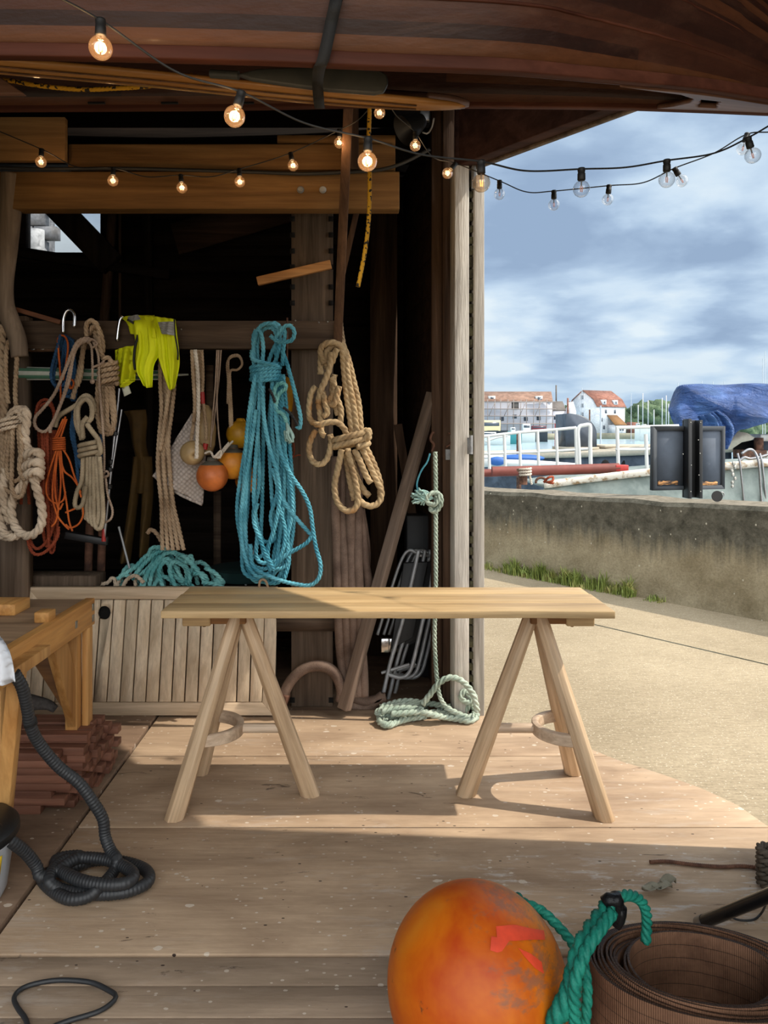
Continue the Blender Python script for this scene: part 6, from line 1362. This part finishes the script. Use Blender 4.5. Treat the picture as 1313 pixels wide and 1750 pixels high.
for b_, z in ((Wm*.52, 9.6), (Wm*.52, 7.3), (Wm*.52, 4.8)): win(0, b_, z, .8, 1.1, 's')
for a in (2.9, 7.2):
    dm = obj('dormer', MB().poly([u_(a-.65, -.05, 8.0), u_(a+.65, -.05, 8.0), u_(a+.65, -.05, 9.3), u_(a-.65, -.05, 9.3)], u_(0, 1.4, 0)-u_(0, 0, 0)), 'weatherboard', t); win(a, 0, 8.3, .5, .7, 'f', dm)
    dm2 = t.children[-1]
obj('porch', MB().poly([u_(4.0, -2.6, 0), u_(8.2, -2.6, 0), u_(8.2, -2.6, 2.4), u_(4.0, -2.6, 2.4)], u_(0, 2.6, 0)-u_(0, 0, 0)), 'weatherboard', t)
obj('porch_roof', MB().poly([u_(3.8, -2.9, 2.3), u_(8.4, -2.9, 2.3), u_(7.6, 0, 5.0), u_(3.8, 0, 5.0)], (0, 0, .15)), 'thatch_brown', t)
for a in (5.0, 5.9, 6.8): obj('porch_window', MB().poly([u_(a, -2.66, .8), u_(a+.6, -2.66, .8), u_(a+.6, -2.66, 2.0), u_(a, -2.66, 2.0)], u_(0, .1, 0)-u_(0, 0, 0)), 'glass_dark', t)
tag(obj('quay_wall', MB().box((WX(1005, D-3), D-3.5, -.6), (WX(1160, D-3), D-2.5, zb+.15)), 'quay_stone'), 'old stone quay under the white mill', 'quay')
tag(obj('red_roof_shed', MB().poly([(WX(1080, D+2), D+2, zb), (WX(1102, D+2), D+2, zb), (WX(1100, D+2), D+2, zb+.4), (WX(1092, D+2), D+2, zb+3.0), (WX(1080, D+2), D+2, zb+3.2)], (0, 4, 0)), 'tile_red'), 'low red roofed shed right of the white mill', 'shed')
# warehouse with scaffold
D2 = 185.0; zb2 = WZ(742, D2); xa, xb = WX(780, D2), WX(944, D2)
t = thing('warehouse', 'long pale warehouse with a brown roof left of the mill', 'building', (xb, D2, zb2))
hE, hR, dp = WZ(685, D2)-zb2, WZ(669.5, D2)-zb2, 9.0
obj('wall', MB().poly([(xb, D2, zb2), (xb+1.8, D2+dp, zb2), (xb+1.8, D2+dp, zb2+hE), (xb+.9, D2+dp/2, zb2+hR), (xb, D2, zb2+hE)], (xa-xb, 0, 0)), 'lilac_wall', t)
obj('roof', MB().poly([(xa, D2-.4, zb2+hE-.2), (xb+.1, D2-.4, zb2+hE-.2), (xb+.9, D2+dp/2, zb2+hR+.1), (xa, D2+dp/2, zb2+hR+.1)], (0, 0, .2)), 'tile_brown', t)
for px in (842, 923):
    x = WX(px, D2); obj('dormer', MB().box((x-.85, D2+.6, zb2+hE+.25), (x+.85, D2+2.4, zb2+hE+1.25)), 'white_paint', t); obj('dormer_window', MB().box((x-.4, D2+.55, zb2+hE+.45), (x+.4, D2+.6, zb2+hE+1.0)), 'glass_dark', t)
for px, py in ((880, 712), (899, 716), (921, 715), (950, 714), (858, 716), (923, 684)): x, z = WX(px, D2), WZ(py, D2); obj('window', MB().box((x-.5, D2-.08, z-.5), (x+.5, D2+.02, z+.5)), 'glass_dark', t)
x = WX(880, D2); obj('hoist_cabin', MB().box((x-.8, D2-1.0, WZ(700, D2)), (x+.8, D2, WZ(686, D2))), 'slate', t)
t = thing('scaffolding', 'grey scaffolding frame in front of the long warehouse', 'scaffolding', (xb, D2-1.5, zb2))
for py in (687, 699, 711, 724): obj('deck_board', MB().box((xa, D2-1.6, WZ(py, D2)-.13), (WX(948, D2), D2-.6, WZ(py, D2)+.10)), 'scaffold', t)
for k, px in enumerate(range(832, 950, 11)): obj('upright', MB().tube([(WX(px, D2), D2-1.5, zb2-.5), (WX(px+1.5*(k % 2), D2), D2-1.5, WZ(683, D2))], .10, 6), 'scaffold', t)
for k, px in enumerate(range(834, 930, 26)): obj('diagonal', MB().tube([(WX(px, D2), D2-1.6, WZ(711, D2)), (WX(px+11, D2), D2-1.6, WZ(687, D2))], .08, 6), 'scaffold', t)
t = thing('slate_cottage', 'low slate roofed cottage between the warehouse and the mill', 'building', (WX(960, D2), D2+3, zb2))
obj('wall', MB().box((WX(945, D2), D2+2, zb2), (WX(975, D2), D2+8, WZ(700, D2))), 'lilac_wall', t); obj('roof', MB().poly([(WX(943, D2), D2+1.8, WZ(702, D2)), (WX(971, D2), D2+1.8, WZ(702, D2)), (WX(971, D2), D2+5, WZ(686, D2)), (WX(952, D2), D2+5, WZ(686, D2))], (0, 0, .25)), 'slate', t)
obj('gable', MB().poly([(WX(974, D2), D2+1, zb2), (WX(987, D2), D2+1, zb2), (WX(987, D2), D2+1, WZ(703, D2)), (WX(982, D2), D2+1, WZ(686, D2)), (WX(974, D2), D2+1, WZ(703, D2))], (0, 4, 0)), 'weatherboard', t)
obj('chimney', MB().box((WX(959, D2), D2+5, WZ(690, D2)), (WX(961, D2), D2+5.4, WZ(656, D2))), 'slate', t); obj('chimney', MB().box((WX(971, D2), D2+.6, WZ(712, D2)), (WX(973.5, D2), D2+1, WZ(680, D2))), 'tile_red', t)
tag(obj('quay_wall', MB().box((WX(700, 182), 181, -.6), (WX(1000, 182), 182.5, zb2+.2)), 'quay_stone'), 'low stone quay under the scaffolded warehouse', 'quay')
# far boats
def boat(lab, px0, px1, py, Dd, mat, cab=None, cmat='white_paint', mast=None, cat='boat'):
    x0, x1 = WX(px0, Dd), WX(px1, Dd); zt, zw = WZ(py, Dd), -.6; t = thing('far_boat', lab, cat, ((x0+x1)/2, Dd, zw)); L_ = x1-x0
    q = np.linspace(0, 1, 14); bm = .35*np.sqrt(np.clip(np.sin(PI*q*.9+.15), 0.02, 1))*min(2.2, L_*.3)
    obj('hull', MB().grid(np.array([[(x0+L_*k, Dd+s_*b_*(1 if s2 else .5), (zt if s2 else zw)+(.15*k*k*L_*.1)) for s_, s2 in ((-1, 1), (-1, 0), (1, 0), (1, 1), (-1, 1))] for k, b_ in zip(q, bm)])), mat, t)
    if cab: a, b_, h_ = cab; obj('cabin', MB().box((x0+L_*a, Dd-.5, zt-.05), (x0+L_*b_, Dd+.5, zt+h_)), cmat, t, bevel=.05); obj('cabin_window', MB().box((x0+L_*(a+.04), Dd-.55, zt+h_*.45), (x0+L_*(b_-.04), Dd-.48, zt+h_*.8)), 'glass_dark', t)
    if mast: mx_, my = mast; obj('mast', MB().tube([(WX(mx_, Dd), Dd, zt), (WX(mx_, Dd), Dd, WZ(my, Dd))], .0008*Dd*.9, 8), 'mast_grey', t)
plain('mast_grey', (176, 180, 186), .5); plain('cream', (222, 206, 160), .7); plain('dark_hull', (40, 46, 54), .5); plain('maroon', (112, 44, 52), .7); plain('teal_paint', (60, 140, 146), .6)
boat('cream houseboat with brown trim at the left of the far moorings', 815, 868, 736, 120, 'dark_hull', (.05, .75, 1.7), 'cream')
boat('white cruiser in front of the cream houseboat', 810, 872, 745, 105, 'white_paint', (.2, .6, .55))
boat('teal and white boat right of the cream houseboat', 868, 892, 737, 115, 'teal_paint', (.2, .5, .6))
boat('white launch with a pale screen at the far quay', 884, 915, 736, 130, 'white_paint', (.3, .7, 1.2), 'white_paint')
boat('maroon covered boat at the far quay', 906, 936, 734, 140, 'dark_hull', (.1, .9, .7), 'maroon')
tag(obj('channel_post', MB().tube([(WX(951, 100), 100, -.6), (WX(951, 100), 100, WZ(724, 100))], .22, 12), 'bright_red', None, True), 'red channel post standing in the water left of the hood', 'post')
for k, (px, y0, lab) in enumerate(((1008, 690, 'thin grey pole beside the mill corner'), (1027, 668, 'tall thin pole before the mill front'), (887, 748, 'brown pile standing behind the white railing'))):
    Dd = (60, 60, 13)[k]; tag(obj('pole', MB().tube([(WX(px, Dd), Dd, -.55), (WX(px, Dd), Dd, WZ((700, 693, 740)[k], Dd))], .0011*Dd*(1 if k < 2 else 3), 8), 'rust' if k != 1 else 'mast_grey', None, True), lab, 'pole')
ml = [(1085, 1096, 722, 160, 1091, 692), (1094, 1108, 724, 150, 1099, 672), (1100, 1114, 726, 155, 1108, 684), (1124, 1138, 725, 150, 1132, 680), (1130, 1148, 727, 145, 1139, 676), (1136, 1152, 729, 140, 1143, 690), (1110, 1126, 733, 110, 1118, 700)]
wd_ = ['first', 'second', 'third', 'fourth', 'fifth', 'sixth', 'seventh']
for k, (a, c, y, Dd, mx_, my) in enumerate(ml): boat('white yacht with a bare mast, %s from the mill in the far marina' % wd_[k], a, c, y+6, Dd, 'white_paint', (.3, .7, .6), 'white_paint', (mx_, my))
for k, (px, my) in enumerate(((1159, 654), (1200, 651), (1219, 652), (1238, 652), (1304, 612), (1308, 600), (1079, 672), (995, 662))):
    Dd = 120+5*k; mb = MB().tube([(WX(px, Dd), Dd, -.5), (WX(px, Dd), Dd, WZ(my, Dd))], .07, 8)
    if k in (4, 5): mb.tube([(WX(px-6, Dd), Dd, WZ(690, Dd)), (WX(px, Dd), Dd, WZ(my+4, Dd))], .02, 6); mb.tube([(WX(px+7, Dd), Dd, WZ(690, Dd)), (WX(px, Dd), Dd, WZ(my+4, Dd))], .02, 6)
    lab = ['bare mast tip at the left end of the blue tarpaulin', 'bare mast tip over the middle of the blue tarpaulin', 'bare mast tip just right of the tarpaulin middle', 'bare mast tip above the right half of the tarpaulin', 'tall rigged mast above the tarpaulin, nearer the mill', 'tallest rigged mast at the right edge above the tarpaulin', 'thin mast at the right end of the mill roof', 'thin mast left of the mill ridge'][k]
    tag(obj('mast', mb, 'mast_grey', None, True), lab, 'mast')
# wooded bank
m, tt, bb = newmat('leaf_green'); setb(tt, bb, tt.ramp(tt.noise(tt.coords(), .5, 6, .7), [(.3, lin((62, 80, 60))), (.55, lin((86, 106, 76))), (.75, lin((112, 128, 96)))]), .9, tt.bump(tt.noise(tt.coords(), 1.4, 4), 1, .6))
bpy.ops.mesh.primitive_ico_sphere_add(subdivisions=3, radius=1); ico = bpy.context.object; iv = np.array([v.co[:] for v in ico.data.vertices]); if_ = [list(p.vertices) for p in ico.data.polygons]; bpy.data.objects.remove(ico, do_unlink=True)
mb = MB()
for k in range(150):
    Dd = random.uniform(250, 300); px = random.uniform(925, 1330); tp = np.interp(px, [925, 985, 1080, 1130, 1180, 1330], [698, 692, 690, 687, 690, 692])+random.uniform(0, 34); r_ = random.uniform(2.6, 4.8); c = W(px, tp, Dd)-[0, 0, r_*.8]
    nz = 1+.22*np.sin(iv@np.array([5.1, 3.3, 4.2])+k)+.16*np.sin(iv@np.array([-7, 9, 6.])+k*2); mb.add(iv*nz[:, None]*r_*np.array([1.1, 1, .9])+c, if_)
mb.box((WX(925, 310), 305, -.5), (WX(1400, 310), 312, WZ(712, 310)))
tag(obj('wooded_bank', mb, 'leaf_green', None, 'all'), 'green wooded bank behind the mill and the marina', 'trees', kind='stuff')
# ================================================================== LIGHT, SKY, CAMERA
sd = Vector((-.57, .042, -.742)).normalized()
L = bpy.data.lights.new('sun', 'SUN'); L.energy = 4.2; L.angle = .012; L.color = (1, .91, .78)
so = bpy.data.objects.new('sun', L); COL.objects.link(so); so.rotation_euler = sd.to_track_quat('-Z', 'Y').to_euler(); so.location = (6, 2, 8)
wld = bpy.data.worlds.new('sky'); SC.world = wld; wld.use_nodes = True; nt = wld.node_tree; t = NT(nt); bg = nt.nodes['Background']
tc = t.n('ShaderNodeTexCoord').outputs['Generated']; s = t.n('ShaderNodeSeparateXYZ', i={0: tc})
zz_ = t.math('MAXIMUM', s.outputs[2], 0.0); dn = t.math('ADD', zz_, .19)
cv = t.n('ShaderNodeCombineXYZ', i={0: t.math('DIVIDE', s.outputs[0], dn), 1: t.math('DIVIDE', s.outputs[1], dn), 2: 3.9}).outputs[0]
n1 = t.noise(cv, 1.7, 9, .52, .3); n2 = t.noise(cv, .62, 4, .5, .2)
vo = t.n('ShaderNodeTexVoronoi', feature='SMOOTH_F1', i={'Vector': t.n('ShaderNodeVectorMath', operation='ADD', i={0: cv, 1: t.n('ShaderNodeVectorMath', operation='SCALE', i={0: t.n('ShaderNodeTexNoise', i={'Vector': cv, 'Scale': 2.6, 'Detail': 6.0}).outputs['Color'], 'Scale': .7}).outputs[0]}).outputs[0], 'Scale': 2.3, 'Smoothness': .5}).outputs[0]
f = t.math('ADD', t.math('MULTIPLY', n1, .55), t.math('MULTIPLY', n2, .25)); f = t.math('ADD', f, t.math('MULTIPLY', t.math('SUBTRACT', .62, vo), .40))
c = t.ramp(f, [(.27, lin((152, 176, 206))), (.34, lin((168, 192, 220))), (.40, lin((188, 211, 235))), (.47, lin((208, 228, 246))), (.56, lin((228, 242, 251)))])
hz_ = t.ramp(zz_, [(0.0, (1, 1, 1)), (.12, (0, 0, 0))])
c = t.mix(t.math('MULTIPLY', hz_, .5), c, lin((172, 203, 230)))
# added boost and warm tint on unseen sky behind the camera, filling the interior
fill_dir = Vector((.55, -.75, .45)).normalized()
dt = t.n('ShaderNodeVectorMath', operation='DOT_PRODUCT', i={0: tc, 1: tuple(fill_dir)}).outputs['Value']
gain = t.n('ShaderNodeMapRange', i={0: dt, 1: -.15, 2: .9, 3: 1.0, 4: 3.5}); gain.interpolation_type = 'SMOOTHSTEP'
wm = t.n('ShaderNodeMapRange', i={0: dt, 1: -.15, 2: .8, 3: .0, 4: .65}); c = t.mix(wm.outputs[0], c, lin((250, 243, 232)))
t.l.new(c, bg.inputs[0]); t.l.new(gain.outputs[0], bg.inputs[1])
cam = bpy.data.cameras.new('camera'); co = bpy.data.objects.new('camera', cam); COL.objects.link(co)
co.location = (0, 0, H); co.rotation_euler = (PI/2, 0, 0); cam.sensor_width = 36; cam.sensor_fit = 'AUTO'; cam.lens = F/1750*36
cam.shift_x = (656.5-CX)/1750; cam.shift_y = (HY-875)/1750; cam.clip_start = .05; cam.clip_end = 1000
SC.camera = co
vs = SC.view_settings; vs.view_transform = 'Standard'; vs.look = 'None'; vs.gamma = 1; vs.exposure = 0.0; vs.use_curve_mapping = False
SC.cycles.use_denoising = True; SC.cycles.max_bounces = 8; SC.cycles.diffuse_bounces = 5; SC.cycles.transparent_max_bounces = 12
SC.cycles.sample_clamp_indirect = 6; SC.cycles.caustics_reflective = False; SC.cycles.caustics_refractive = False
